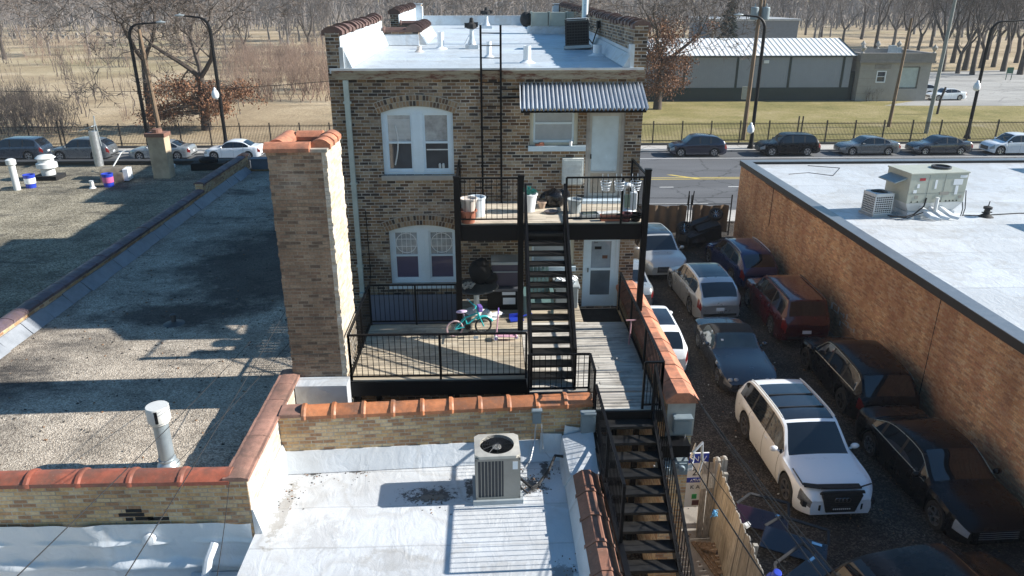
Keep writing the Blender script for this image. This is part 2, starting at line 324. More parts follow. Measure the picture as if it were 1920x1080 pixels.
M_blind=plain('blind_slats',(.34,.39,.44),.35,var=.12,coat=.6); M_wdark=glass('dark_pane',(.055,.062,.072),.05,.7); M_purple=plain('purple_blind',(.085,.075,.14),.35,var=.15,coat=.6)
M_steel=plain('galvanised',(.45,.47,.49),.42,.75,var=.2,scale=9); M_zinc=plain('painted_metal_grey',(.36,.40,.42),.5,.25,var=.18)
M_lightgrey=plain('pale_plastic',(.62,.64,.64),.5,var=.08); M_acbeige=plain('ac_casing',(.30,.285,.255),.5,.25,var=.12); M_rtu=plain('rooftop_unit_paint',(.40,.42,.36),.5,var=.1)
M_fin=plain('coil_fins',(.05,.055,.065),.5,.4); M_chrome=plain('chrome',(.75,.76,.78),.12,1.,var=.05); M_rim=plain('alloy_rim',(.50,.51,.53),.28,.9,var=.12); M_rimd=plain('dark_rim',(.06,.06,.065),.35,.6)
M_lamp=plain('lamp_lens',(.30,.32,.34),.12,var=.25,scale=14,coat=.8); M_tail=plain('tail_lens',(.14,.008,.008),.15,var=.3,scale=12,coat=.8); M_ctrim=plain('car_black_trim',(.015,.015,.016),.55)
M_bark=plain('bark',(.065,.05,.04),.95,var=.45,scale=5,bump=.8); M_twig=plain('twigs',(.125,.10,.084),.95,var=.35,scale=.5); M_twigred=plain('red_twigs',(.26,.18,.135),.95,var=.3,scale=.6)
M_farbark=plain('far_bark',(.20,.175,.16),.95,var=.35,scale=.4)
M_blueplastic=plain('blue_plastic',(.02,.05,.42),.4); M_teal=plain('teal_paint',(.03,.42,.44),.35,var=.1); M_pink=plain('pink_plastic',(.62,.36,.46),.4,var=.1); M_violet=plain('violet_plastic',(.20,.12,.45),.4)
# ---------------------------------------------------------------- ground, road, pavements
def sheet(name,x0,x1,y0,y1,z,m):
    return struct(MB().q([(x0,y0,z),(x1,y0,z),(x1,y1,z),(x0,y1,z)]),name,m,smooth=0)
sheet('ground',-1500,1500,-300,2200,0,M_grass)
sheet('lot_ground',-30,40,-30,40.2,.006,M_lot)
sheet('road',-300,300,42.6,61.0,.008,M_road)
struct(MB().box(-300,300,40.2,42.6,0,.13),'near_pavement',M_conc,smooth=0)
struct(MB().box(-300,300,61.0,61.16,0,.15),'kerb',M_conc,smooth=0)
struct(MB().box(-300,300,61.16,63.3,0,.145),'pavement',M_conc,smooth=0)
b=MB()
for y in (51.1,51.55): b.q([(-300,y,.014),(300,y,.014),(300,y+.14,.014),(-300,y+.14,.014)],1)
b.q([(14.6,51.24,.0145),(15.0,51.24,.0145),(13.2,52.6,.0145),(12.8,52.6,.0145)],1)
for k in range(-40,41):
    x=11.4+k*9.0
    if k!=0: b.q([(x,44.4,.014),(x+3.1,44.4,.014),(x+3.1,44.53,.014),(x,44.53,.014)])
    else: b.q([(9.9,44.4,.014),(13.6,44.4,.014),(13.6,44.53,.014),(9.9,44.53,.014)])
for k in range(-40,41):
    x=11.5+k*2.35*2; b.q([(x,48.8,.014),(x+.95,48.8,.014),(x+.95,48.92,.014),(x,48.92,.014)])
b.q([(-300,58.3,.014),(300,58.3,.014),(300,58.42,.014),(-300,58.42,.014)])
struct(b,'road_markings',[M_line,M_yline],smooth=0)
sheet('lawn',13.5,130,63.3,93,.006,M_lawn)
struct(MB().q([(47,88.5,.012),(140,84,.012),(140,118,.012),(100,135,.012),(66,128,.012),(56.5,100,.012),(55,94,.012)]),'park_drive',M_drive,smooth=0)
sheet('alley_pavement',3.95,5.6,4,16.2,.012,M_alley)
# ---------------------------------------------------------------- builders for walls, coping, windows
def wall_open(mb,y0,y1,x0,x1,z0,z1,ops,m=0):
    xs=sorted({x0,x1,*[o[0] for o in ops],*[o[1] for o in ops]}); zs=sorted({z0,z1,*[o[2] for o in ops],*[o[3] for o in ops]})
    for a,b_ in zip(xs,xs[1:]):
        run=None
        for c,d in zip(zs,zs[1:]):
            hole=any(o[0]<=a and b_<=o[1] and o[2]<=c and d<=o[3] for o in ops)
            if hole:
                if run: mb.box(a,b_,y0,y1,run[0],run[1],m); run=None
            else: run=(run[0],d) if run else (c,d)
        if run: mb.box(a,b_,y0,y1,run[0],run[1],m)
def arc(x0,x1,zs,zt,n=12):
    c=x1-x0; s=zt-zs; r=(c*c/4+s*s)/(2*s); cx=(x0+x1)/2; cz=zt-r; a=math.asin(c/2/r)
    return [(cx+r*math.sin(-a+2*a*i/n),cz+r*math.cos(-a+2*a*i/n)) for i in range(n+1)],(cx,cz,r,a)
def coping(mb,p,q,width,pitch=.6,h=.09,collar=.02,m=0,drop=.07,jit=.006):
    """clay coping tiles along a wall top, each a curved saddle with a raised collar"""
    p=Vector(p);q=Vector(q);d=q-p;L=d.length;d.normalize();r=d.cross(Vector((0,0,1))).normalized();n=max(1,round(L/pitch));st=L/n
    def prof(s,o,extra):
        pts=[]
        for a in [i/6 for i in range(7)]:
            t=-1+2*a; pts.append(s+r*(t*(width/2+extra))+Vector((0,0,o+h*(1-abs(t)**2.2)+extra)))
        pts.append(s+r*(width/2+extra)+Vector((0,0,o-drop))); pts.insert(0,s-r*(width/2+extra)+Vector((0,0,o-drop)))
        return pts
    for i in range(n):
        j=rnd.uniform(-jit,jit); a=p+d*(st*i+.004); e=p+d*(st*(i+1)-.004)
        g0=mb.ring(prof(a,j,0)); g1=mb.ring(prof(e,j+.004,0)); mb.bridge(g0,g1,m)
        for g,rev in ((g0,1),(g1,0)): mb.f.append(tuple(reversed(g)) if rev else tuple(g)); mb.m.append(m)
        if collar:
            c0=a-d*.012; c1=a+d*.075
            g0=mb.ring(prof(c0,j,collar)); g1=mb.ring(prof(c0.lerp(c1,.6),j,collar)); g2=mb.ring(prof(c1,j,.002)); mb.bridge(g0,g1,m); mb.bridge(g1,g2,m)
            mb.f.append(tuple(reversed(g0))); mb.m.append(m)
def saddle(mb,x0,x1,y0,y1,z,st,n=None,m=0):
    k=max(1,round((y1-y0)/st)); st=(y1-y0)/k
    for i in range(k):
        e=rnd.uniform(-.006,.006); a=y0+st*i; b=a+st-.008; w_=x1-x0
        pr=lambda y,g:[(x0-g,y,z-.04),(x0-g,y,z+.05+e),(x0+w_*.34,y,z+.17+e+g),(x1-w_*.34,y,z+.17+e+g),(x1+g,y,z+.05+e),(x1+g,y,z-.04)]
        for p,q,g,h in ((a,a+.07,.02,.02),(a+.071,b,.0,.0)):
            r0=mb.ring(pr(p,g)); r1=mb.ring(pr(q,h)); mb.bridge(r0,r1,m); mb.f.append(tuple(reversed(r0))); mb.m.append(m); mb.f.append(tuple(r1)); mb.m.append(m)
def ledge(mb,p,q,side,run,rise,m=0,z0=0.):
    """sloped flashing wedge at the foot of a wall face p-q, leaning out by run, up by rise"""
    p=Vector(p);q=Vector(q);s=Vector(side).normalized()
    tri=lambda c:[c+s*.004,c+s*run,c+s*.004+Vector((0,0,rise))]
    a=mb.ring(tri(p)+[p+s*.03+Vector((0,0,rise))]); mb.v[a[1]]=tuple(p+s*run+Vector((0,0,.012)))
    a=[a[0],a[1],a[3],a[2]]
    b_=mb.ring(tri(q)+[q+s*.03+Vector((0,0,rise))]); mb.v[b_[1]]=tuple(q+s*run+Vector((0,0,.012)))
    b_=[b_[0],b_[1],b_[3],b_[2]]
    mb.bridge(a,b_,m); mb.f.append(tuple(reversed(a))); mb.m.append(m); mb.f.append(tuple(b_)); mb.m.append(m)
def sash(parent,x0,x1,z0,z1,y,pm_up,pm_lo,split=.5):
    """one double hung sash: frame and two panes"""
    w_=.05; zm=z0+(z1-z0)*split
    f=MB(); f.box(x0,x0+w_,y,y+.05,z0,z1); f.box(x1-w_,x1,y,y+.05,z0,z1); f.box(x0+w_,x1-w_,y,y+.05,z0,z0+.06); f.box(x0+w_,x1-w_,y,y+.05,z1-w_,z1); f.box(x0+w_,x1-w_,y-.008,y+.05,zm-.025,zm+.025)
    o=obj(f,'sash',M_trimw,parent,0)
    g=MB().box(x0+w_,x1-w_,y+.02,y+.028,zm+.025,z1-w_); obj(g,'pane',pm_up,o,0)
    g=MB().box(x0+w_,x1-w_,y+.028,y+.036,z0+.06,zm-.025); obj(g,'pane',pm_lo,o,0)
# ---------------------------------------------------------------- the three storey brick house
HX0,HX1,HY,HYB=-3.85,3.8,18.5,39.0
hz=lambda y:10.42+(y-18.5)*.0145
house=thing('brick_house','three storey brown brick house with a silver coated flat roof and rear porches','house',(0,HY,0),world=True)
W1=(-2.67,-.9,7.82,9.52); W2=(-2.65,-.86,4.88,6.5); K1=(1.0,2.2,8.55,9.44); D1=(2.41,3.38,7.2,9.42); K2=(1.0,2.2,5.35,6.25); D2=(2.45,3.42,4.15,6.22)
f=MB(); wall_open(f,HY,HY+.3,HX0,HX1,0,10.3,[W1,W2,K1,D1,K2,D2])
f.box(HX0,HX0+.3,HY+.3,26,0,10.3); f.box(HX0,HX0+.3,31,HYB,0,10.3); f.box(HX0+.3,-2.3,26.,26.3,0,10.3); f.box(-2.6,-2.3,26.3,30.7,0,10.3); f.box(HX0+.3,-2.3,30.7,31,0,10.3)
f.box(HX1-.3,HX1,HY+.3,HYB,0,10.3); f.box(HX0+.3,HX1-.3,HYB-.3,HYB,0,10.3)
for (x0,x1,z0,zt) in (W1,W2):
    zs=zt-.16; pts,_=arc(x0,x1,zs,zt)
    for (a,za),(b_,zb) in zip(pts,pts[1:]): f.hexa([(a,HY,za),(b_,HY,zb),(b_,HY+.3,zb),(a,HY+.3,za),(a,HY,zt+.001),(b_,HY,zt+.001),(b_,HY+.3,zt+.001),(a,HY+.3,zt+.001)])
obj(f,'wall',M_house,house,0)
for (x0,x1,z0,zt) in (W1,W2):
    _,(cx,cz,r_,a_)=arc(x0,x1,zt-.16,zt); f=MB()
    for row in range(2):
        ri=r_+.012+row*.135; n=int((2*a_*1.06)*ri/.078)
        for i in range(n):
            t=-a_*1.06+2*a_*1.06*(i+.5)/n; c=Vector((cx+(ri+.06)*math.sin(t),HY-.004,cz+(ri+.06)*math.cos(t)))
            f.obb(c,(.060,.03,.115),Matrix.Rotation(t,3,'Y'))
    obj(f,'brick_arch',M_arch,house,0)
    f=MB(); pp=[(cx+(r_+.004)*math.sin(-a_*1.07+2*a_*1.07*i/16),cz+(r_+.004)*math.cos(-a_*1.07+2*a_*1.07*i/16)) for i in range(17)]; qq=[(cx+(r_+.285)*math.sin(-a_*1.07+2*a_*1.07*i/16),cz+(r_+.285)*math.cos(-a_*1.07+2*a_*1.07*i/16)) for i in range(17)]
    for i in range(16): f.hexa([(pp[i][0],HY-.009,pp[i][1]),(pp[i+1][0],HY-.009,pp[i+1][1]),(pp[i+1][0],HY-.002,pp[i+1][1]),(pp[i][0],HY-.002,pp[i][1]),(qq[i][0],HY-.009,qq[i][1]),(qq[i+1][0],HY-.009,qq[i+1][1]),(qq[i+1][0],HY-.002,qq[i+1][1]),(qq[i][0],HY-.002,qq[i][1])])
    obj(f,'arch_mortar',M_mortar,house,0)
# roof, parapets, coping
f=MB()
for x0,x1,y0,y1 in ((HX0+.05,HX1-.05,HY-.06,26),(-2.35,HX1-.05,26,31),(HX0+.05,HX1-.05,31,HYB)):
    a,c=hz(y0),hz(y1); f.hexa([(x0,y0,a-.12),(x1,y0,a-.12),(x1,y1,c-.12),(x0,y1,c-.12),(x0,y0,a),(x1,y0,a),(x1,y1,c),(x0,y1,c)])
obj(f,'roof',M_hroof,house,0)
pz=lambda y:11.22+(y-18.5)*.019
def para(x0,x1,y0,y1,za,zb,f): f.hexa([(x0,y0,10.3),(x1,y0,10.3),(x1,y1,10.3),(x0,y1,10.3),(x0,y0,za),(x1,y0,za),(x1,y1,zb),(x0,y1,zb)])
f=MB(); para(HX0,HX0+.32,HY,26,pz(18.5),pz(26),f); para(HX0,HX0+.32,31,38.4,pz(31),pz(38.4),f); para(HX1-.32,HX1,HY,38.4,pz(18.5)+.16,pz(38.4)+.05,f)
para(HX0+.32,-2.3,25.72,26.,10.98,10.98,f); para(-2.62,-2.3,26.,30.7,10.98,11.05,f); para(HX0+.32,-2.3,30.7,31.,11.05,11.05,f)
para(-3.85,-3.25,38.4,HYB,11.68,11.68,f); para(3.2,3.8,38.4,HYB,11.68,11.68,f); para(-3.25,3.2,38.75,HYB,11.12,11.12,f)
obj(f,'parapet_wall',M_house,house,0)
f=MB()
f.hexa([(HX0+.323,HY,10.3),(HX0+.36,HY,10.3),(HX0+.36,26,10.4),(HX0+.323,26,10.4),(HX0+.323,HY,pz(18.5)-.08),(HX0+.34,HY,pz(18.5)-.08),(HX0+.34,26,pz(26)-.08),(HX0+.323,26,pz(26)-.08)])
ledge(f,(HX0+.36,HY+.02,hz(18.5)),(HX0+.36,26,hz(26)),(1,0,0),.22,.45)
f.hexa([(HX0+.323,31,10.5),(HX0+.36,31,10.5),(HX0+.36,38.4,10.6),(HX0+.323,38.4,10.6),(HX0+.323,31,pz(31)-.08),(HX0+.34,31,pz(31)-.08),(HX0+.34,38.4,pz(38.4)-.08),(HX0+.323,38.4,pz(38.4)-.08)])
f.hexa([(HX1-.35,HY,10.35),(HX1-.323,HY,10.35),(HX1-.323,38.4,10.6),(HX1-.35,38.4,10.6),(HX1-.34,HY,10.80),(HX1-.323,HY,10.80),(HX1-.323,38.4,11.1),(HX1-.34,38.4,11.1)])
ledge(f,(HX1-.35,HY+.02,hz(18.5)),(HX1-.35,38.4,hz(38.4)),(-1,0,0),.2,.3)
f.box(HX1-.4,HX1-.30,HY-.03,HY+.25,10.42,10.95); f.box(HX0+.30,HX0+.40,HY-.03,HY+.2,10.42,10.9)
ledge(f,(HX0+.36,25.716,hz(25.7)),(-2.28,25.716,hz(25.7)),(0,-1,0),.2,.34); ledge(f,(-2.296,26.,hz(26)),(-2.296,31,hz(31)),(1,0,0),.25,.36)
f.box(-3.24,-3.2,38.37,HYB,10.7,11.6); f.box(3.16,3.197,38.37,HYB,10.7,11.6); f.box(-3.2,3.16,38.71,38.747,10.6,11.12); f.box(-3.85,-3.25,38.36,38.397,10.7,11.65); f.box(3.2,3.44,38.36,38.397,10.7,11.65); f.box(-3.2,3.2,38.7,39.03,11.123,11.16)
f.box(-3.85,-3.22,38.35,39.03,11.683,11.72); f.box(3.18,3.82,38.35,39.03,11.683,11.72)
obj(f,'flashing',M_hroof,house,0)
f=MB()
coping(f,(HX0+.16,HY+.02,pz(18.5)+.02),(HX0+.16,26,pz(26)+.02),.42,.52,.11,.035,jit=.03); obj(f,'coping',M_dtile,house,.5); f=MB(); coping(f,(HX0+.16,31,pz(31)+.02),(HX0+.16,38.3,pz(38.3)+.02),.42,.52,.11,.035,jit=.03); obj(f,'coping',M_dtile,house,.5); f=MB()
coping(f,(HX1-.16,HY+.02,pz(18.5)+.18),(HX1-.16,38.3,pz(38.3)+.07),.38,.5,.09,.03,jit=.04)
coping(f,(HX0+.4,25.86,11.),(-2.7,25.86,11.),.36,.55,.09,.02); coping(f,(-2.46,25.7,11.),(-2.46,30.9,11.07),.42,.42,.14,.04,jit=.02); coping(f,(HX0+.4,30.85,11.07),(-2.7,30.85,11.07),.36,.55,.09,.02)
obj(f,'coping',M_dtile,house,.5)
# eaves trim, downspout
f=MB(); f.box(HX0+.1,HX1-.03,HY-.1,HY-.004,10.16,10.30); f.box(HX0+.1,HX1-.03,HY-.12,HY-.065,10.303,10.37)
t=NT('rusted_fascia'); p=t.wpos(); t.set(col=t.ramp(t.noise(4.,t.scalev(p,(.6,1,3)),6,.75),[(.35,(.34,.30,.22)),(.5,(.26,.21,.15)),(.6,(.13,.045,.025)),(.7,(.04,.03,.025))]),rough=.85); M_rust=t.m
obj(f,'fascia',M_rust,house,0)
f=MB(); f.box(-3.5,-3.38,HY-.11,HY-.01,4.6,10.15); f.box(-3.49,-3.39,HY-.25,HY-.11,4.6,4.7)
for z in (5.4,7.6,9.6): f.box(-3.53,-3.35,HY-.115,HY-.003,z,z+.05)
obj(f,'downspout',plain('faded_green_pipe',(.42,.47,.44),.6,var=.25,scale=3),house,0)
f=MB(); f.tube([(-3.2,HY-.03,6.9),(-3.19,HY-.03,5.2),(-3.25,HY-.05,4.7)],.012,6); f.tube([(-3.75,HY-.05,6.2),(-3.55,HY-.12,5.75),(-3.35,HY-.05,5.7)],.01,6); obj(f,'cable',M_black,house)
# double windows
for wi,(x0,x1,z0,zt) in enumerate((W1,W2)):
    y=HY+.085
    o=bpy.data.objects.new('window',None); COL.objects.link(o); o.parent=house; WORLD[o.name]=WORLD[house.name]
    f=MB(); zs=zt-.16; xm=(x0+x1)/2; zh=zs-.02
    f.box(x0,x0+.1,y,y+.12,z0,zh); f.box(x1-.1,x1,y,y+.12,z0,zh); f.box(xm-.13,xm+.13,y-.01,y+.12,z0,zh); f.box(x0+.1,xm-.13,y,y+.12,z0,z0+.08); f.box(xm+.13,x1-.1,y,y+.12,z0,z0+.08)
    pts,_=arc(x0,x1,zs,zt)
    for (a,za),(b_,zb) in zip(pts,pts[1:]): f.hexa([(a,y,zh),(b_,y,zh),(b_,y+.12,zh),(a,y+.12,zh),(a,y,za),(b_,y,zb),(b_,y+.12,zb),(a,y+.12,za)])
    f.box(xm-.012,xm+.012,y-.016,y-.01,z0+.05,zh-.03)
    obj(f,'frame',M_trimw,o,0)
    f=MB().box(x0-.06,x1+.06,HY-.07,HY+.09,z0-.12,z0-.004); obj(f,'sill',plain('stone_sill',(.36,.34,.31),.8) if wi==0 else M_trimw,o,0)
    mats=((M_curtain,M_wdark),(M_curtain,M_wdark)) if wi==0 else ((M_curtain,M_purple),(M_curtain,M_purple))
    for k,(a,b_) in enumerate(((x0+.1,xm-.13),(xm+.13,x1-.1))):
        sash(o,a,b_,z0+.08,zh,y+.03,*mats[k])
    if wi==1:   # round wreath and a bar cross hung behind the upper panes
        f=MB()
        for cx in ((x0+xm-.03)/2,(x1+xm+.03)/2):
            zc=z0+.08+(zh-z0-.08)*.75
            f.tube([(cx+.27*math.cos(a*PI/12),y+.044,zc+.27*math.sin(a*PI/12)) for a in range(25)],.012,5)
            f.box(cx-.3,cx+.3,y+.04,y+.047,zc-.1,zc-.085); f.box(cx-.3,cx+.3,y+.04,y+.047,zc+.1,zc+.115)
            for dx in (-.12,0,.12): f.box(cx+dx-.006,cx+dx+.006,y+.036,y+.0395,zc-.29,zc+.29)
        obj(f,'window_bars',M_white,o,.6)
    else:
        f=MB()
        for q in range(16): f.box(x0+.16,xm-.19,y+.046,y+.049,8.72+q*.03,8.735+q*.03)
        obj(f,'blind',M_lightgrey,o,0); f=MB()
        f.tube([(x0+.28+.1*math.sin(a),y+.04,8.05+a*.38) for a in [i/10*2.6 for i in range(11)]],.02,5); obj(f,'curtain_tie',M_lightgrey,o); f=MB()
        f.box(xm+.2,xm+.75,y+.045,y+.049,8.42,8.45); obj(f,'window_shelf',M_lightgrey,o,0)
        for q in (0,.09): f=MB(); f.lathe([(.03,0),(.035,.08),(.02,.12)],(xm+.52+q,y+.035,7.97),8); obj(f,'bottle',M_lightgrey,o,.6)
# kitchen windows and doors
for (x0,x1,z0,z1),kb in ((K1,1),(K2,0)):
    o=bpy.data.objects.new('window',None); COL.objects.link(o); o.parent=house; WORLD[o.name]=WORLD[house.name]; y=HY+.05
    f=MB(); f.box(x0,x0+.09,y,y+.1,z0,z1); f.box(x1-.09,x1,y,y+.1,z0,z1); f.box(x0+.09,x1-.09,y,y+.1,z1-.06,z1); f.box(x0+.09,x1-.09,y,y+.1,z0,z0+.06)
    obj(f,'frame',plain('cream_frame',(.55,.54,.46),.55,var=.1),o,0)
    sash(o,x0+.09,x1-.09,z0+.06,z1-.06,y+.03,M_blind,M_blind,.62)
    f=MB().box(x0-.04,x1+(.2 if kb else .05),HY-.1,HY+.05,z0-.13,z0-.004); obj(f,'sill',M_trimw,o,0)
f=MB(); f.box(2.203,2.407,HY+.04,HY+.1,8.5,9.44); f.box(2.203,2.407,HY+.04,HY+.1,4.9,6.25); obj(f,'filler_panel',plain('pale_green_panel',(.46,.48,.38),.6),house,0)
f=MB(); f.box(1.,2.2,HY+.05,HY+.06,9.44,9.447)
for (x0,x1,z0,z1),lo in ((D1,0),(D2,1)):
    o=bpy.data.objects.new('door',None); COL.objects.link(o); o.parent=house; WORLD[o.name]=WORLD[house.name]; y=HY+.06
    fr=M_trimw if lo else plain('weathered_door_frame',(.33,.31,.29),.7,var=.2)
    f=MB(); f.box(x0,x0+.09,y-.03,y+.12,z0,z1); f.box(x1-.09,x1,y-.03,y+.12,z0,z1); f.box(x0+.09,x1-.09,y-.03,y+.12,z1-.09,z1); obj(f,'frame',fr,o,0)
    f=MB(); a,b_=x0+.09,x1-.09; zz=z1-.09
    if lo:
        f.box(a,a+.13,y,y+.05,z0,zz); f.box(b_-.13,b_,y,y+.05,z0,zz); f.box(a+.13,b_-.13,y,y+.05,zz-.13,zz); f.box(a+.13,b_-.13,y,y+.05,z0+1.03,z0+1.1); f.box(a+.13,b_-.13,y,y+.05,z0,z0+.32)
        obj(f,'panel',M_trimw,o,0); obj(MB().box(a+.13,b_-.13,y+.02,y+.026,z0+1.1,zz-.13),'pane',plain('storm_pane',(.30,.36,.42),.1,var=.25,scale=3,coat=.8),o,0)
        obj(MB().box(a+.13,b_-.13,y+.02,y+.026,z0+.32,z0+1.03),'pane',glass('lower_pane',(.13,.16,.19),.08),o,0)
        k=MB(); k.box(a+.22,a+.40,y+.012,y+.0195,z0+1.62,z0+1.70); k.box(a+.43,a+.57,y+.012,y+.0195,z0+1.36,z0+1.45,1); obj(k,'notice',[M_dark,plain('brown_notice',(.13,.06,.04),.6)],o,0)
        k=moved(text_mesh('2nd',.07),Matrix.Translation((a+.24,y+.018,z0+1.79))@Matrix.Rotation(PI/2,4,'X')); obj(k,'door_number',M_dark,o,0)
    else:
        f.box(a,a+.06,y,y+.05,z0,zz); f.box(b_-.06,b_,y,y+.05,z0,zz); f.box(a+.06,b_-.06,y,y+.05,zz-.07,zz); f.box(a+.06,b_-.06,y,y+.05,z0+.62,z0+.67); f.box(a+.06,b_-.06,y,y+.05,z0,z0+.1)
        obj(f,'panel',plain('grey_storm_door',(.42,.42,.40),.5,.2),o,0)
        pm=plain('frosted_pane',(.50,.60,.66),.25,var=.18,scale=2.2,coat=.6)
        obj(MB().box(a+.06,b_-.06,y+.02,y+.026,z0+.67,zz-.07),'pane',pm,o,0); obj(MB().box(a+.06,b_-.06,y+.02,y+.026,z0+.1,z0+.62),'pane',plain('tan_pane',(.34,.30,.25),.2,var=.3,scale=4,coat=.6),o,0)
        obj(MB().box(x0-.1,x1+.15,HY-.3,HY+.03,z0-.14,z0-.01),'threshold',M_trimw,o,0)
    k=MB(); k.tube([(a+.05,y-.05,z0+1.0),(a+.05,y-.05,z0+1.12)],.015,6); k.tube([(a+.05,y-.05,z0+1.06),(a+.05,y+.01,z0+1.06)],.01,6); obj(k,'handle',M_black,o)
f=MB().box(1.82,2.36,HY-.16,HY-.005,7.58,8.24); f.box(1.86,2.32,HY-.175,HY-.16,7.62,8.2)
for z in (7.7,7.82,7.94,8.06): f.box(1.9,2.28,HY-.182,HY-.175,z,z+.05)
obj(f,'utility_cabinet',plain('chipped_white_box',(.60,.62,.60),.6,var=.2,scale=10),house,0,bevel=.008)
f=MB().box(-3.25,-.9,HY-.1,HY-.004,3.4,4.55); f.box(-3.27,-.88,HY-.13,HY-.1,4.5,4.6); obj(f,'lower_panel',plain('bluegrey_panel',(.17,.19,.25),.6,var=.12),house,0)
# corrugated awning over the upper door
aw=bpy.data.objects.new('awning',None); COL.objects.link(aw); aw.parent=house; WORLD[aw.name]=WORLD[house.name]
f=MB(); n=30*8
def awf(u,v): 
    x=.74+u*2.98; z=10.06-.50*v+.038*math.cos(u*30*2*PI); y=HY-.01-.92*v; return (x+.02*v*(1-2*(1-u)) ,y-.025*math.cos(u*30*2*PI),z)
f.grid(awf,n,3); f.grid(lambda u,v:tuple(a-b_ for a,b_ in zip(awf(u,v),(0,0,.008))),n,3)
obj(f,'corrugated_sheet',plain('corrugated_steel',(.60,.63,.67),.34,.55,var=.1,scale=3),aw,1.2)
f=MB()
for x in (.8,2.2,3.64): f.beam((x,HY-.01,9.62),(x,HY-.86,9.52),.05,.07); f.beam((x,HY-.02,10.0),(x,HY-.86,9.53),.04,.04)
f.beam((.74,HY-.86,9.5),(3.7,HY-.86,9.5),.05,.05); f.beam((.2,HY-.05,9.72),(.8,HY-.05,9.74),.05,.04); obj(f,'bracket',M_black,aw,0)
# ---------------------------------------------------------------- free standing brick chimney
ch=thing('chimney','tall square brown brick chimney with orange clay coping beside the house','chimney',(-3.6,14.6,3.2),world=True)
f=MB(); x0,x1,y0,y1=-4.17,-3.06,13.9,15.3; n=80
for k in range(n):
    z0=3.2+k*(6.1/n); z1=z0+6.1/n; j=lambda:rnd.uniform(-.012,.012); a,b_,c,d=j(),j(),j()*.5,j()*.5
    f.box(x0+a,x1-.09,y0+c,y1+d,z0,z1-.0005); f.box(x1-.0895,x1+b_,y0+c+.004,y1+d,z0,z1-.0005,1)  # second slab paints the sunlit right side paler than the shaft
obj(f,'shaft',[M_chim,M_wash_sun],ch,0)
f=MB(); f.box(x0-.02,x1+.02,y0-.01,y0+.25,9.3,9.36); f.box(x0-.02,x1+.02,y1-.25,y1,9.3,9.36); f.box(x0-.02,x0+.25,y0+.25,y1-.25,9.3,9.36); f.box(x1-.25,x1+.02,y0+.25,y1-.25,9.3,9.36); obj(f,'mortar_cap',M_mortar,ch,0)
f=MB()
coping(f,(x0-.05,y0+.12,9.38),(x1-.3,y0+.12,9.38),.36,.8,.10,.0); coping(f,(x0+.12,y0+.28,9.4),(x0+.12,y1-.05,9.4),.36,.5,.10,.0); coping(f,(x1-.14,y0+.15,9.4),(x1-.14,y1-.05,9.4),.36,.45,.10,.02); coping(f,(x0+.28,y1-.12,9.4),(x1-.3,y1-.12,9.4),.34,.6,.10,.0)
obj(f,'coping',M_coral,ch,.5)
f=MB().box(-4.05,-2.99,13.48,13.885,3.5,4.58); obj(f,'foot_flashing',M_flash,ch,0)
obj(MB().box(x0+.25,x1-.25,y0+.25,y1-.25,9.0,9.1),'flue_opening',M_dark,ch,0)
# ---------------------------------------------------------------- one storey shop with the gravel roof
sh=thing('gravel_roofed_shop','one storey shop left of the house with a gravel roof and clay coped walls','building',(-8,24,0),world=True)
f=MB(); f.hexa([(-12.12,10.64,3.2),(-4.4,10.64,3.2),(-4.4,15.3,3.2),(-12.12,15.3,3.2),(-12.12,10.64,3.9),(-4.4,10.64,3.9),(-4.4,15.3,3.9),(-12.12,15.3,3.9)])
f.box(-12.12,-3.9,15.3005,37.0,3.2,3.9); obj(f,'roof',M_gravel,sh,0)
f=MB(); f.box(-12.3,-4.07,10.3,10.64,0,4.58); f.box(-12.45,-12.12,10.641,31,0,4.38); f.box(-12.45,-12.12,31,37.2,0,4.66); f.box(-12.119,-3.9,37.0,37.3,0,4.0); f.box(-4.4,-4.0,14.06,37,0,3.2)
obj(f,'wall',M_side,sh,0)
obj(MB().box(-4.42,-4.07,10.641,14.05,0,4.58),'wall',M_wash_sun,sh,0); obj(MB().box(-4.068,-4.062,10.31,10.64,3.4,4.575),'wall',M_wash_sun,sh,0)
f=MB(); coping(f,(-12.6,10.47,4.6),(-4.35,10.47,4.6),.40,.86,.10,.02); obj(f,'coping',tile('terracotta_red',(.33,.095,.055),.28,.18),sh,.5)
f=MB(); 
for k in range(6):
    y0=10.28+k*.64; e=rnd.uniform(-.006,.006); f.hexa([(-4.45,y0,4.585),(-4.03,y0,4.585),(-4.03,y0+.612,4.585),(-4.45,y0+.612,4.585),(-4.45,y0,4.64+e),(-4.03,y0,4.64+e),(-4.03,y0+.612,4.655+e),(-4.45,y0+.612,4.655+e)])
    f.hexa([(-4.40,y0,4.641+e),(-4.08,y0,4.641+e),(-4.08,y0+.61,4.656+e),(-4.40,y0+.61,4.656+e),(-4.34,y0,4.66+e),(-4.14,y0,4.66+e),(-4.14,y0+.61,4.675+e),(-4.34,y0+.61,4.675+e)])
obj(f,'coping',M_terra2,sh,.5)
f=MB()
for k in range(1,6): f.box(-4.44,-4.04,10.28+k*.64-.03,10.28+k*.64,4.582,4.638)
obj(f,'coping_joint',M_dark,sh,0)
f=MB(); coping(f,(-12.285,10.7,4.4),(-12.285,30.95,4.4),.42,.62,.06,.012); coping(f,(-12.285,31.02,4.68),(-12.285,36.7,4.68),.42,.62,.06,.012); obj(f,'coping',M_slate,sh,.5)
f=MB(); coping(f,(-12.285,36.75,4.7),(-12.285,37.3,4.7),.42,.5,.08,0); obj(f,'coping',M_coral,sh,.5)
f=MB()
for k in range(26):
    y0=10.7+k*1.0; dz=rnd.uniform(-.02,.02); rn=.30+rnd.uniform(-.03,.05)
    ledge(f,(-12.115,y0+.01,3.9),(-12.115,min(37,y0+.99),3.9),(1,0,0),rn,.30+dz)
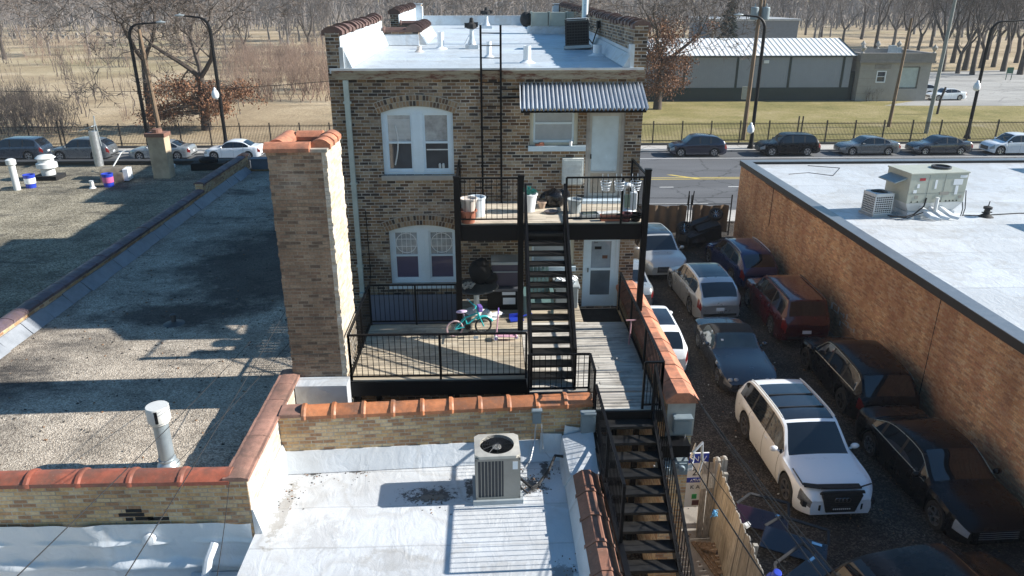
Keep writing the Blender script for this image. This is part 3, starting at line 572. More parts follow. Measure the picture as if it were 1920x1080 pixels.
obj(f,'flashing',plain('grey_flashing',(.24,.26,.29),.6,.2,var=.35,scale=2.5),sh,0)
f=MB(); f.box(-11.9,-9.0,36.9,37.35,4.001,4.5); f.box(-11.95,-8.95,36.85,37.4,4.5,4.53); obj(f,'end_parapet',plain('dark_bluegrey',(.13,.15,.18),.6,var=.2),sh,0)
f=MB(); ledge(f,(-4.066,10.3,3.5),(-4.066,12.25,3.5),(1,0,0),.14,.5); obj(f,'flashing',M_flash,sh,0)
f=MB()
for k,(x,z,w_) in enumerate(((-6.0,4.03,.26),(-6.05,3.95,.42),(-5.85,3.87,.3),(-5.62,3.86,.35),(-6.1,3.86,.12))): f.box(x-w_/2,x+w_/2,10.293,10.2985,z-.03,z+.035)
obj(f,'tar_patch',M_dark,sh,0)
# far left shop roof
ls=thing('neighbour_shop','long low shop at the left edge with a stained gravel roof','building',(-25,26,0),world=True)
f=MB().box(-60,-12.455,4,38.2,0,4.0); obj(f,'roof',M_tar,ls,0)
f=MB(); f.box(-60,-12.46,38.2,38.55,0,4.16); f.box(-60,-12.46,38.1,38.6,4.163,4.22); obj(f,'front_parapet',plain('dark_roof_edge',(.045,.042,.04),.7),ls,0)
# ---------------------------------------------------------------- silver roofed annex in front
an=thing('silver_roofed_annex','low annex in the foreground with a silver coated flat roof and orange tiled back wall','building',(-1,9,0),world=True)
f=MB(); f.box(-4.066,1.5,2,12.75,0,3.5); f.box(-16,-4.07,2,10.24,0,1.9); obj(f,'roof',M_silver,an,0)
A=Vector((-4.06,12.26,0));B=Vector((1.97,12.6,0)); dA=(B-A).normalized(); nA=Vector((dA.y,-dA.x,0)); ang=math.atan2(dA.y,dA.x)
f=MB(); c=(A+B)/2-nA*.17; f.obb((c.x,c.y,4.0),((B-A).length,.34,1.16),ang); obj(f,'back_wall',M_side,an,0)
f=MB(); coping(f,A-nA*.17+dA*.42+Vector((0.02,0,4.6)),B-nA*.17+Vector((0,0,4.6)),.40,.585,.12,.026); obj(f,'coping',M_terra,an,.5); f=MB(); c=A-nA*.17+dA*.215; f.obb((c.x,c.y,4.62),(.42,.40,.09),ang); obj(f,'coping_end',M_terra2,an,0,.02)
f=MB(); ledge(f,A+Vector((0,0,3.5)),A+dA*5.5+Vector((0,0,3.5)),nA,.3,.34); ledge(f,A+dA*5.5+Vector((0,0,3.5)),B+Vector((-.1,0,3.5)),nA,.34,.5)
ledge(f,(1.496,3,3.5),(1.496,11.45,3.5),(-1,0,0),.16,.28); f.hexa([(1.3,11.42,3.5),(1.96,11.42,3.5),(1.96,12.4,3.5),(1.3,12.4,3.5),(1.42,11.42,3.78),(1.96,11.42,3.8),(1.96,12.4,4.12),(1.36,12.4,4.0)])
for k,(a,c_,d_) in enumerate(((5.2,.5,.1),(5.65,.62,.28),(5.95,.5,.5))): f.obb(A+dA*a+nA*.12+Vector((0,0,3.5+c_*.6)),(.42,.05,c_*.8),(R(-18),R(d_*40),ang))
obj(f,'flashing',M_flash,an,0)
f=MB(); f.box(1.5,1.9,3,11.4,0,3.8); obj(f,'side_parapet',M_side,an,0)
f=MB(); saddle(f,1.47,1.93,3.0,11.4,3.74,.65,14); obj(f,'coping',M_terra3,an,0)
f=MB()
def lump(u,v):
    x=-12.3+8.23*u; z=3.80-1.9*v; b=.03*math.sin(x*2.3+z*3)+.02*math.sin(x*7.1+z*5)+(.10*math.exp(-((z-2.98)/.10)**2))+(.05*math.exp(-((z-3.43)/.035)**2))
    return (x,10.24-max(0,b)-.02*v,z)
f.grid(lump,170,60); obj(f,'coated_wall',M_flash,an,1.2)
f=MB(); f.tube([(-4.72,10.2,3.42),(-4.78,10.0,3.25),(-4.82,9.85,2.95)],.075,9); f.tube([(-5.05,9.8,2.98),(-5.2,9.75,2.8),(-5.4,9.7,2.5)],.095,9); f.lathe([(.10,0),(.10,.12),(.03,.14)],(-5.78,10.24,3.52),12,M=Matrix.Rotation(R(75),3,'X')); f.box(-5.2,-4.1,9.9,10.2,2.72,2.8); f.box(-4.5,-4.1,9.7,10.2,2.4,2.72); obj(f,'coated_pipe',M_flash,an)
# ---------------------------------------------------------------- boundary wall with bright clay coping, right of the porch
bw=thing('boundary_wall','narrow brick wall with bright orange saddle tiles between porch and parking lot','wall',(3.66,15,0),world=True)
f=MB(); f.box(3.42,3.92,12.42,18.45,0,4.74); obj(f,'wall',M_side,bw,0)
f=MB(); f.box(3.40,3.94,12.395,12.418,3.95,4.74); obj(f,'end_render',plain('grey_render',(.34,.33,.31),.9,var=.2),bw,0)
f=MB()
for k in range(10):
    y0=12.36+k*.61; y1=y0+.6; e=rnd.uniform(-.006,.006)
    prof=lambda y,g:[(3.36-g,y,4.70),(3.36-g,y,4.78+e),(3.55,y,4.92+e+g),(3.79,y,4.92+e+g),(3.98+g,y,4.78+e),(3.98+g,y,4.70)]
    a_=f.ring(prof(y0,.012)); b_=f.ring(prof(y1,0)); f.bridge(a_,b_); f.f.append(tuple(reversed(a_))); f.m.append(0); f.f.append(tuple(b_)); f.m.append(0)
obj(f,'coping',M_coral,bw,0)
# ---------------------------------------------------------------- brick shop on the right
rs=thing('orange_brick_shop','one storey orange brick shop with a white membrane roof right of the parking lot','building',(22,22,0),world=True)
f=MB(); f.box(13.05,13.35,-6,37.7,0,3.9); f.box(13.351,45,37.4,37.7,0,3.9); obj(f,'wall',M_orange,rs,0)
obj(MB().box(13.36,45,-6,37.39,0,4.0),'roof',M_membrane,rs,0)
f=MB(); f.box(12.98,13.4,-6,37.75,3.87,4.12); f.box(13.401,45,37.38,37.75,3.87,4.12); obj(f,'fascia',plain('black_fascia',(.018,.018,.02),.45),rs,0)
f=MB(); f.box(12.97,13.46,-6,37.77,4.123,4.145); f.box(13.461,45,37.3,37.77,4.123,4.145); obj(f,'edge_trim',plain('trim_grey',(.20,.22,.25),.35,.4),rs,0)
f=MB(); yj=P(1742,660,x=13.05).y
zz=.1
while zz<3.85: f.box(13.044,13.0495,yj-.012+rnd.uniform(-.01,.01),yj+.012,zz,zz+.1); zz+=.1
y2=P(1445,400,x=13.05).y; obj(f,'wall_joint',M_dark,rs,0); f=MB(); f.box(13.03,13.049,y2-.01,y2+.01,2.0,3.85); f.tube([(13.02,34,3.82),(13.02,28.1,3.8)],.008,5)
obj(f,'wall_joint',M_dark,rs,0)
f=MB()
for (u,v,wd,hh) in ((1560,573,3,12),(1568,585,8,2),(1572,582,2,14),(1580,590,7,2),(1582,592,2,9),(1588,594,2,10),(1575,606,2,9),(1583,608,8,2),(1590,612,2,8),(1595,616,6,2),(1566,570,7,2),(1588,604,6,2),(1601,620,2,8)):
    a=P(u,v,x=13.05); s=a.y/1386*1.15; f.box(13.046,13.049,a.y-wd*s*1.2,a.y+wd*s*1.2,a.z-hh*s/2,a.z+hh*s/2)
obj(f,'chalk_scribble',plain('chalk',(.52,.47,.42),.9,var=.3,scale=20),rs,0)
# ---------------------------------------------------------------- steel and timber porches
def boards(mb,x0,x1,y0,y1,z,wd=.14,th=.035,seg=2.6,gap=.012):
    y=y0
    while y<y1-.03:
        e=min(y1,y+wd-gap); x=x0; off=rnd.uniform(.4,1)*seg
        while x<x1-.02:
            xe=min(x1,x+off); off=seg*rnd.uniform(.8,1.2); j=rnd.uniform(-.004,.004)
            mb.box(x,xe-.004,y,e,z-th+j,z+j); x=xe
        y+=wd
def railing(parent,p,q,h=1.02,step=.118,posts=(),lift=.09,name='railing',top=.05,ends=True):
    p=Vector(p);q=Vector(q);d=q-p;L=d.length;f=MB();up=Vector((0,0,1))
    f.beam(p+up*h,q+up*h,top,.035); f.beam(p+up*lift,q+up*lift,.035,.03)
    n=round(L/step)
    for i in range(1,n):
        c=p+d*(i/n); f.beam(c+up*lift,c+up*(h-.016),.013,.013)
    for t in ((0,1) if ends else ())+tuple(posts): c=p+d*t; f.beam(c-up*.02,c+up*(h+.0),.045,.045)
    return obj(f,name,M_black,parent,0)
dk=thing('wooden_deck','large weathered wooden deck with black railing at the foot of the house','deck',(0,15,4.45),world=True)
DZ=4.45
f=MB(); boards(f,-3.0,.72,13.92,16.82,DZ); boards(f,-.8,2.3,16.83,18.42,DZ); obj(f,'floor_boards',M_deck,dk,0)
f=MB(); boards(f,.73,3.36,13.32,16.82,DZ); boards(f,2.0,3.36,12.58,13.31,DZ); obj(f,'walkway_boards',M_walk,dk,0)
obj(MB().box(2.32,3.4,16.84,18.49,3.98,4.12),'door_pit',M_dark,dk,0)
f=MB(); f.box(-3.02,.72,13.86,13.915,4.12,4.44); f.box(.72,2.0,13.26,13.315,4.15,4.44); f.box(1.98,3.36,12.52,12.575,4.2,4.44); f.box(-3.06,-3.003,13.86,16.85,4.12,4.44); f.box(-3.0,-.8,16.825,16.88,4.12,4.44)
for x in (-2.9,-.9,.9,3.2):
    for y in (14.1,16.7): f.box(x-.06,x+.06,y-.06,y+.06,0,4.1)
for y in (14.5,15.3,16.1): f.box(-3,3.3,y-.04,y+.04,4.15,4.4)
obj(f,'beam',M_black,dk,0)
railing(dk,(-2.97,13.95,DZ),(.72,13.95,DZ),1.05,posts=(.51,)); railing(dk,(-2.97,13.95,DZ),(-2.97,16.8,DZ),1.05,posts=(.55,)); railing(dk,(-2.97,16.8,DZ),(-.74,16.8,DZ),1.05,posts=(.5,))
railing(dk,(.74,13.33,DZ),(1.98,13.33,DZ),.86); railing(dk,(1.98,13.33,DZ),(1.98,12.6,DZ),.86)
railing(dk,(3.3,12.62,DZ),(3.3,17.6,DZ),1.02,posts=(.33,.66)); railing(dk,(2.95,12.62,DZ),(3.3,12.62,DZ),1.02,step=.07)
obj(MB().box(-.38,-.28,13.918,13.925,5.4,5.46),'rail_label',M_lightgrey,dk,0)
# balcony
bl=thing('balcony','black steel balcony with a pale plank floor under the corrugated awning','balcony',(1.4,17.5,7.12),world=True)
BZ=7.12
f=MB(); boards(f,-.72,3.6,16.52,18.45,BZ,.16,seg=5); obj(f,'floor_boards',wood('pale_boards',[(.50,.43,.34),(.58,.51,.41),(.45,.39,.31),(.62,.55,.45)]),bl,0)
f=MB(); f.box(-.78,3.62,16.44,16.515,6.72,7.09); f.box(-.78,-.72,16.52,18.45,6.8,7.08); f.box(3.61,3.67,16.52,18.45,6.8,7.08)
for x in (.3,1.5,2.6): f.box(x-.04,x+.04,16.52,18.4,6.85,7.07)
obj(f,'beam',M_black,bl,0)
for x,zt in ((-.76,8.22),(.70,8.24),(3.58,8.36)):
    f=MB().box(x-.065,x+.065,16.36,16.49,DZ,zt); f.box(x-.075,x+.075,16.35,16.5,zt,zt+.03); obj(f,'post',M_black,bl,0)
for p,q,po in (((-.7,16.45,BZ),(.64,16.45,BZ),()),((1.74,16.45,BZ),(3.52,16.45,BZ),(.72,)),((-.76,16.5,BZ),(-.76,18.45,BZ),()),((3.6,16.5,BZ),(3.6,18.45,BZ),())):
    railing(bl,p,q,1.08,.12,po,.12)
def stairs(name,label,x0,x1,y0,z0,y1,z1,n,shear=0.,rail_l=(0,1),tm=M_black,h=.92,rails=True):
    """steel stairs going down from y0,z0 (top) to y1,z1"""
    s=thing(name,label,'staircase',((x0+x1)/2,y1,z1),world=True); X=lambda y:shear*(y0-y)
    for x in (x0,x1):
        f=MB(); f.beam((x+X(y0),y0+.05,z0-.1),(x+X(y1),y1,z1-.06),.045,.24); obj(f,'stringer',M_black,s,0)
    for i in range(1,n):
        t=i/n; y=y0+(y1-y0)*t; z=z0+(z1-z0)*t
        f=MB(); f.box(x0+.024+X(y),x1-.024+X(y),y-.02,y+.25,z-.055,z); obj(f,'tread',tm,s,0)
    if rails:
        for x in ((x0,x1) if rails is True else (x1,)):
            f=MB(); a=Vector((x+X(y0),y0,z0));b_=Vector((x+X(y1),y1,z1)); u=Vector((0,0,h)); f.beam(a+u,b_+u,.05,.04); f.beam(a+u*.16,b_+u*.16,.03,.03)
            m=n*2
            for i in range(m+1):
                c=a.lerp(b_,i/m); f.beam(c+u*.16,c+u,.014 if 0<i<m else .045,.014 if 0<i<m else .045)
            f.beam(a-u*.1,a+u*1.02,.05,.05); f.beam(b_-u*.1,b_+u,.05,.05); obj(f,'handrail',M_black,s,0)
    return s
M_tread=plain('worn_black_tread',(.015,.0145,.014),.45,var=.6,scale=9)
stairs('upper_staircase','black steel stairs running from the wooden deck up to the balcony',.80,1.70,16.45,BZ,13.45,DZ,15,tm=M_tread)
ls_=stairs('lower_staircase','black steel stairs descending from the grey walkway toward the bottom of the picture',2.06,3.14,12.55,DZ,5.9,.4,23,.012,tm=M_tread,rails=(1,),h=.98)
railing(ls_,(2.0,12.5,4.0),(2.0,9.35,4.0),1.06,.115,(.5,),.08)
f=MB(); f.box(1.95,2.04,5.6,12.5,3.86,3.98); obj(f,'guard_beam',M_black,ls_,0)
f=MB()
for x in (-.235,.235): f.beam((x+.05,HY-.16,7.0),(x+.05,HY-.16,11.4),.05,.035)
for k in range(15): f.tube([(-.185,HY-.16,7.3+k*.28),(.285,HY-.16,7.3+k*.28)],.012,6)
for z in (8.0,9.6): 
    for x in (-.185,.285): f.beam((x,HY-.16,z),(x,HY-.005,z),.04,.02)
f.beam((.31,HY-.16,9.93),(.72,HY-.05,9.93),.03,.03)
one(f,'roof_ladder',M_black,'tall black ladder fixed to the brick wall reaching above the roof edge','ladder',smooth=0)
# ---------------------------------------------------------------- things on the decks
def pot(mb,c,r0,r1,h,m=0): mb.lathe([(r0,0),(r1,h-.03),(r1+.02,h-.03),(r1+.02,h),(r1-.015,h),(r1-.02,h-.05),(.0,h-.05)],c,16,m,cap=False); mb.lathe([(r0,0),(.001,.001)],c,16,m,cap=False)
M_cream=plain('cream_plastic',(.58,.52,.47),.5,var=.1); M_terrap=plain('terracotta_pot',(.36,.13,.08),.7)
f=MB(); pot(f,(-.52,16.62,BZ),.15,.2,.3); one(f,'plant_pot',M_terrap,'dull red plant pot carrying the cream pot on the balcony','pot','plant pots on the balcony')
f=MB(); pot(f,(-.50,16.64,BZ+.255),.13,.19,.32); one(f,'plant_pot',M_cream,'cream plant pot stacked on a red pot at the balcony corner','pot','plant pots on the balcony')
f=MB(); pot(f,(-.33,17.2,BZ),.19,.21,.46); one(f,'bucket',plain('white_bucket',(.55,.62,.68),.45,var=.08),'tall white bucket standing in the shade behind the cream pot','bucket')
f=MB(); pot(f,(.93,17.55,BZ),.15,.21,.44)
o=one(f,'planter',M_white,'white planter with teal leaves standing at the top of the stairs','pot','plant pots on the balcony')
f=MB()
for k in range(9):
    a=k*.7; d=Vector((math.cos(a),math.sin(a),0)); c=Vector((.93,17.55,BZ+.4)); p2=c+d*rnd.uniform(.12,.2)+Vector((0,0,rnd.uniform(.12,.26)))
    s=d.cross(Vector((0,0,1)))*.05; f.q([c-s*.3,c+s*.3,p2+s,p2+d*.06-Vector((0,0,.05)),p2-s])
obj(f,'leaf_cluster',plain('teal_leaf',(.02,.20,.17),.5),o)
o['label']='white planter with teal leaves standing at the top of the stairs'
f=MB(); pot(f,(1.28,17.8,BZ),.07,.1,.17); one(f,'plant_pot',plain('buff_pot',(.40,.29,.22),.7),'small buff pot beside the black rubbish bag','pot','plant pots on the balcony')
f=MB(); f.sphere((1.62,18.0,BZ+.2),(.3,.24,.24),12,8); f.sphere((1.42,18.05,BZ+.17),(.18,.17,.2),10,7); f.sphere((1.85,17.95,BZ+.32),(.16,.13,.14),10,6)
f.v=[(x+rnd.uniform(-.02,.02),y+rnd.uniform(-.02,.02),z+rnd.uniform(-.02,.02)) for x,y,z in f.v]; one(f,'rubbish_bag',plain('black_bag',(.012,.012,.014),.25),'crumpled black rubbish bag against the wall behind the stair top','bag')
f=MB(); f.sphere((1.48,17.35,BZ+.035),(.19,.15,.05),9,5); f.v=[(x+rnd.uniform(-.02,.02),y+rnd.uniform(-.02,.02),z+rnd.uniform(0,.015)) for x,y,z in f.v]; one(f,'rag',plain('grey_rag',(.16,.14,.15),.9),'dark grey rag lying on the pale balcony planks','cloth')
f=MB(); pot(f,(2.05,17.4,BZ),.14,.18,.34); one(f,'plant_pot',M_zinc,'grey tub behind the right stair rail on the balcony','pot','plant pots on the balcony')
for i,x in enumerate((2.62,2.93,3.3)):
    f=MB(); c=Vector((x,16.36,BZ+1.0))
    for r_,z in ((.12,.0),(.11,-.07),(.095,-.14),(.085,-.19)): f.tube([c+Vector((r_*math.cos(a*PI/8),r_*math.sin(a*PI/8),z)) for a in range(17)],.007,4)
    for a in range(10): f.tube([c+Vector((.12*math.cos(a*PI/5),.12*math.sin(a*PI/5),0)),c+Vector((.085*math.cos(a*PI/5),.085*math.sin(a*PI/5),-.19))],.006,4)
    for s in (-.06,.06): f.tube([c+Vector((s,.09,.0)),c+Vector((s,.09,.16)),c+Vector((s,.14,.15)),c+Vector((s,.14,.09))],.006,4)
    one(f,'wire_basket',M_white,('white wire basket hung on the balcony rail, farthest from the corner post','white wire basket hung on the rail between the other two','white wire basket hung on the rail nearest the balcony corner post')[i],'basket','wire baskets hung on the balcony rail')
st=thing('plastic_stand','tall white plastic stand with a rounded top in the balcony corner','stand',(3.3,16.95,BZ),world=True)
f=MB(); f.tube([(3.2,16.95,BZ+.05),(3.12,16.95,BZ+.5),(3.15,16.95,BZ+.72),(3.25,16.95,BZ+.8),(3.36,16.95,BZ+.74),(3.4,16.95,BZ+.5),(3.42,16.95,BZ+.1)],.05,8); f.sphere((3.22,16.95,BZ+.78),(.11,.09,.06),10,6); obj(f,'frame',M_white,st)
f=MB(); f.box(3.3,3.46,16.85,17.0,BZ+.2,BZ+.62); f.sphere((3.28,16.92,BZ+.12),(.18,.14,.1),10,6); obj(f,'panel',M_white,st,.8,.02)
f=MB(); f.box(3.17,3.3,16.88,16.95,BZ+.25,BZ+.55); obj(f,'pocket',plain('pale_green',(.28,.36,.28),.6),st,0)
f=MB(); pot(f,(3.17,16.6,BZ),.09,.13,.2); one(f,'plant_pot',plain('maroon_pot',(.10,.035,.04),.5),'dark maroon pot next to the white plastic stand','pot','plant pots on the balcony')
f=MB(); pot(f,(3.4,16.63,BZ),.1,.14,.18); one(f,'plant_pot',M_black,'black pot at the foot of the corner post','pot','plant pots on the balcony')
f=MB(); f.obb((2.35,16.9,BZ+.06),(.42,.26,.11),.15); f.obb((2.35,16.9,BZ+.125),(.36,.2,.02),.15,1); one(f,'storage_tray',[M_zinc,plain('dull_green',(.10,.13,.11),.7)],'low grey plastic tray lying on the balcony floor by the rail','tray',smooth=0)
f=MB(); f.obb((2.83,16.68,BZ+.07),(.5,.18,.14),.05); f.obb((2.83,16.68,BZ+.143),(.44,.13,.01),.05,1); one(f,'window_box',[M_terrap,plain('potting_soil',(.05,.035,.025),.9)],'long terracotta window box on the balcony floor under the baskets','planter',smooth=0)
f=MB(); f.obb((2.75,17.15,BZ+.03),(.75,.22,.05),.35); f.obb((2.55,17.05,BZ+.07),(.3,.16,.03),.6); one(f,'plastic_sheet',M_lightgrey,'crumpled pale plastic sheet spread on the balcony floor','sheet',smooth=0)
f=MB(); f.lathe([(.035,0),(.045,.1),(.04,.11)],(2.02,HY-.06,8.55),10); one(f,'cup',M_white,'small white cup standing on the kitchen window sill','cup')
f=MB(); f.obb((1.25,HY-.05,8.58),(.22,.07,.05),.1); f.obb((1.29,HY-.05,8.62),(.12,.06,.03),.3); one(f,'brick_piece',M_terrap,'reddish brick pieces lying at the left end of the window sill','brick',smooth=0)
# bicycle
def wheel(parent,c,r,tm,name='wheel'):
    f=MB(); n=22
    f.tube([Vector((c[0]+r*math.cos(a*2*PI/n),c[1],c[2]+r*math.sin(a*2*PI/n))) for a in range(n+1)],.024,6); o=obj(f,name,tm,parent)
    f=MB()
    for a in range(10): f.tube([(c[0],c[1],c[2]),(c[0]+r*math.cos(a*PI/5),c[1],c[2]+r*math.sin(a*PI/5))],.003,3)
    f.tube([(c[0],c[1]-.04,c[2]),(c[0],c[1]+.04,c[2])],.02,6); obj(f,'spokes',M_steel,o); return o
bk=thing('childrens_bicycle','small turquoise childrens bicycle leaning by the deck rail','bicycle',(-.52,16.1,DZ+.02),R(14))
wheel(bk,(-.37,0,.215),.19,plain('pale_tyre',(.42,.30,.32),.6)); wheel(bk,(.33,0,.215),.19,M_rubber)
f=MB()
for a,b_,r_ in (((-.12,0,.46),(.20,0,.55),.022),((-.07,0,.28),(.22,0,.48),.022),((-.12,0,.5),(-.06,0,.24),.02),((-.06,.04,.25),(-.37,.05,.215),.013),((-.06,-.04,.25),(-.37,-.05,.215),.013),((-.12,.03,.45),(-.37,.05,.215),.012),((-.12,-.03,.45),(-.37,-.05,.215),.012),((.19,0,.6),(.235,0,.44),.025),((.235,.05,.46),(.33,.055,.215),.014),((.235,-.05,.46),(.33,-.055,.215),.014),((.235,-.05,.46),(.235,.05,.46),.016)): f.tube([a,b_],r_,8)
f.tube([(.33+.235*math.cos(a),0,.215+.235*math.sin(a)) for a in [R(20+q*14) for q in range(9)]],.03,6); obj(f,'frame',M_teal,bk)
f=MB(); f.tube([(-.12,0,.48),(-.15,0,.6)],.014,6); f.sphere((-.19,0,.63),(.14,.075,.035),10,6); obj(f,'saddle',plain('lilac_vinyl',(.52,.42,.58),.5),bk)
f=MB(); f.tube([(.19,0,.58),(.16,0,.72)],.016,6); f.tube([(.05,-.27,.78),(.12,-.12,.73),(.16,0,.72),(.12,.12,.73),(.05,.27,.78)],.014,6); obj(f,'handlebar',M_teal,bk)
for s in (-1,1): f=MB().tube([(.065,s*.25,.775),(.02,s*.34,.79)],.02,7); obj(f,'grip',M_white,bk)
f=MB(); f.box(.2,.3,-.1,.1,.6,.74); obj(f,'basket',M_violet,bk,0,.015)
f=MB(); f.lathe([(.07,-.01),(.07,.01)],(-.06,-.05,.24),14,M=Matrix.Rotation(PI/2,3,'X')); f.tube([(-.06,-.08,.24),(-.0,-.1,.12)],.012,5); f.tube([(-.06,.06,.24),(-.12,.09,.36)],.012,5); f.box(-.06,.06,-.15,-.07,.1,.125); f.box(-.18,-.06,.07,.15,.35,.375); obj(f,'crankset',M_black,bk)
# scooter
sc=thing('childrens_scooter','pink three wheeled toy scooter with a tall stem on the deck','scooter',(.33,15.85,DZ+.02),R(-2))
f=MB(); f.box(-.2,.22,-.06,.06,.06,.1); f.box(-.26,-.18,-.09,.09,.05,.12); f.box(.2,.27,-.035,.035,.05,.13); obj(f,'footboard',M_pink,sc,.6,.02)
f=MB(); f.tube([(-.22,0,.1),(-.17,0,.72)],.016,8); obj(f,'stem',M_pink,sc); f=MB(); f.tube([(-.17,-.17,.72),(-.17,.17,.72)],.016,8); obj(f,'handlebar',M_violet,sc)
for c,r_ in (((-.23,-.11,.06),.06),((-.23,.11,.06),.06),((.25,0,.05),.05)):
    f=MB(); f.lathe([(r_*.5,-.018),(r_,-.014),(r_,.014),(r_*.5,.018)],c,14,M=Matrix.Rotation(PI/2,3,'X')); f.lathe([(r_*.45,-.022),(r_*.45,.022)],c,10,1,M=Matrix.Rotation(PI/2,3,'X')); obj(f,'wheel',[M_white,M_violet],sc)
# clutter under the balcony
tb=thing('round_table','round dark garden table on a white pedestal with clutter on top','table',(-.38,17.55,DZ),world=True)
f=MB(); f.lathe([(.55,.68),(.57,.70),(.55,.725)],(-.38,17.55,DZ),24); obj(f,'tabletop',plain('dark_table',(.05,.055,.055),.5),tb)
f=MB(); f.lathe([(.3,0),(.3,.03),(.08,.08),(.07,.4),(.09,.68)],(-.38,17.55,DZ),14); obj(f,'pedestal',M_lightgrey,tb)
f=MB(); f.sphere((-.28,17.75,DZ+1.02),(.3,.26,.34),12,8); f.sphere((-.05,17.8,DZ+.86),(.26,.22,.18),10,6); f.sphere((-.22,17.7,DZ+1.28),(.17,.15,.13),10,6)
f.v=[(x+rnd.uniform(-.02,.02),y+rnd.uniform(-.02,.02),z+rnd.uniform(-.02,.02)) for x,y,z in f.v]; one(f,'bundle',M_dark,'black plastic wrapped bundle heaped on the round garden table','bag')
f=MB()
for k in range(14): f.obb((-.75+rnd.uniform(0,.34),17.25+rnd.uniform(0,.25),DZ+.76+rnd.uniform(0,.06)),(.12,.05,.03),(rnd.uniform(-.6,.6),rnd.uniform(-.6,.6),rnd.uniform(0,3)))
one(f,'driftwood',plain('pale_bark',(.42,.38,.32),.9,var=.3),'pale wood pieces piled at the left of the round table','wood',smooth=0)
f=MB(); f.box(.02,.72,17.75,18.3,DZ+.62,DZ+1.2); f.box(.0,.74,17.73,18.32,DZ+1.2,DZ+1.28,1); f.box(.05,.69,17.72,17.75,DZ+1.0,DZ+1.03,1)
o=one(f,'cooler_box',[plain('dark_violet_box',(.045,.04,.07),.5),M_zinc],'dark cool box with grey lid standing on the black tote','cooler',smooth=0,bevel=.015)
f=MB(); f.box(-.1,.82,17.65,18.32,DZ,DZ+.52); f.box(-.13,.85,17.62,18.35,DZ+.52,DZ+.6,1); tt=one(f,'storage_tote',[M_black,plain('tote_lid',(.10,.105,.12),.4)],'black storage tote with white stickers under the cool box','tote',smooth=0,bevel=.012)
f=MB(); f.box(.28,.62,17.635,17.645,DZ+.42,DZ+.5); f.box(.3,.62,17.635,17.645,DZ+.16,DZ+.34); o=obj(f,'sticker',M_white,tt,0)
ck=thing('garden_chair','slatted dark green garden chair behind the upper stairs','chair',(1.12,17.6,DZ),world=True); M_gr=plain('green_plastic',(.10,.17,.17),.5)
f=MB(); f.obb((1.2,17.45,DZ+.36),(.62,.5,.04),(0,0,0)); obj(f,'seat',M_gr,ck,0)
f=MB()
for k in range(6): f.obb((.94+k*.1,17.8,DZ+.72),(.085,.03,.75),(R(-14),0,0))
obj(f,'backrest',M_gr,ck,0)
for sx in (.86,1.54):
    f=MB(); f.box(sx-.05,sx+.05,17.1,17.75,DZ+.56,DZ+.6); f.box(sx-.035,sx+.035,17.15,17.2,DZ,DZ+.56); f.box(sx-.035,sx+.035,17.6,17.66,DZ,DZ+.56); obj(f,'armrest',M_gr,ck,0)
f=MB(); f.box(1.66,2.25,17.7,18.3,DZ,DZ+.55); f.box(1.62,2.29,17.66,18.34,DZ+.55,DZ+.62); one(f,'wash_tub',M_zinc,'grey lidded tub behind the stairs next to the lower door','tub',smooth=0,bevel=.02)
f=MB(); 
for k in range(8): f.obb((1.75+k*.06,17.95+.1*math.sin(k*2),DZ+.68+.02*math.cos(k)),(.16,.14,.09),(.3*k,.5,k))
one(f,'laundry_pile',M_white,'heap of white cloths on the grey tub behind the stairs','cloth',smooth=0)
f=MB(); f.obb((.62,16.98,DZ+.03),(.34,.24,.03),.2); f.obb((.62,17.09,DZ+.09),(.36,.02,.1),.2); f.tube([(.78,17.05,DZ+.08),(1.02,17.12,DZ+.12)],.02,6); one(f,'dustpan',M_blueplastic,'bright blue dustpan lying at the foot of the balcony post','dustpan',smooth=0)
f=MB(); f.q([(-.3,17.05,DZ+.02),(.08,16.98,DZ+.012),(.2,17.25,DZ+.02),(-.2,17.3,DZ+.03)]); f.q([(-.02,17.1,DZ+.024),(.35,17.35,DZ+.02),(.2,17.45,DZ+.06),(-.1,17.3,DZ+.04)]); f.ext([(-.3,17.05,DZ+.008),(.08,16.98,DZ+.008),(.2,17.25,DZ+.008),(-.2,17.3,DZ+.008)],(0,0,.008)); one(f,'paper_sheet',M_white,'white paper sheets lying on the deck behind the bicycle','paper',smooth=0)
f=MB(); f.sphere((-.12,16.95,DZ+.16),(.14,.1,.16),10,7); one(f,'plastic_helmet',M_lightgrey,'pale child helmet on the deck between bicycle and table','helmet')
f=MB(); f.tube([(2.75,14.75,DZ+.02),(2.95,14.6,DZ+.03),(3.2,14.62,DZ+.02)],.012,5); f.tube([(2.72,14.85,DZ+.02),(2.78,14.7,DZ+.05),(2.86,14.8,DZ+.02),(2.75,14.75,DZ+.02)],.01,5); one(f,'bent_wire',M_steel,'bent grey metal rod lying on the shaded walkway boards','rod')
f=MB(); f.tube([(3.2,15.5,DZ),(3.22,15.5,DZ+.62)],.018,6); f.tube([(3.1,15.5,DZ+.62),(3.34,15.5,DZ+.62)],.02,6); one(f,'walking_stick',plain('pinkish_grip',(.45,.25,.27),.5),'pale cane with pink handle leaning on the walkway railing','cane')
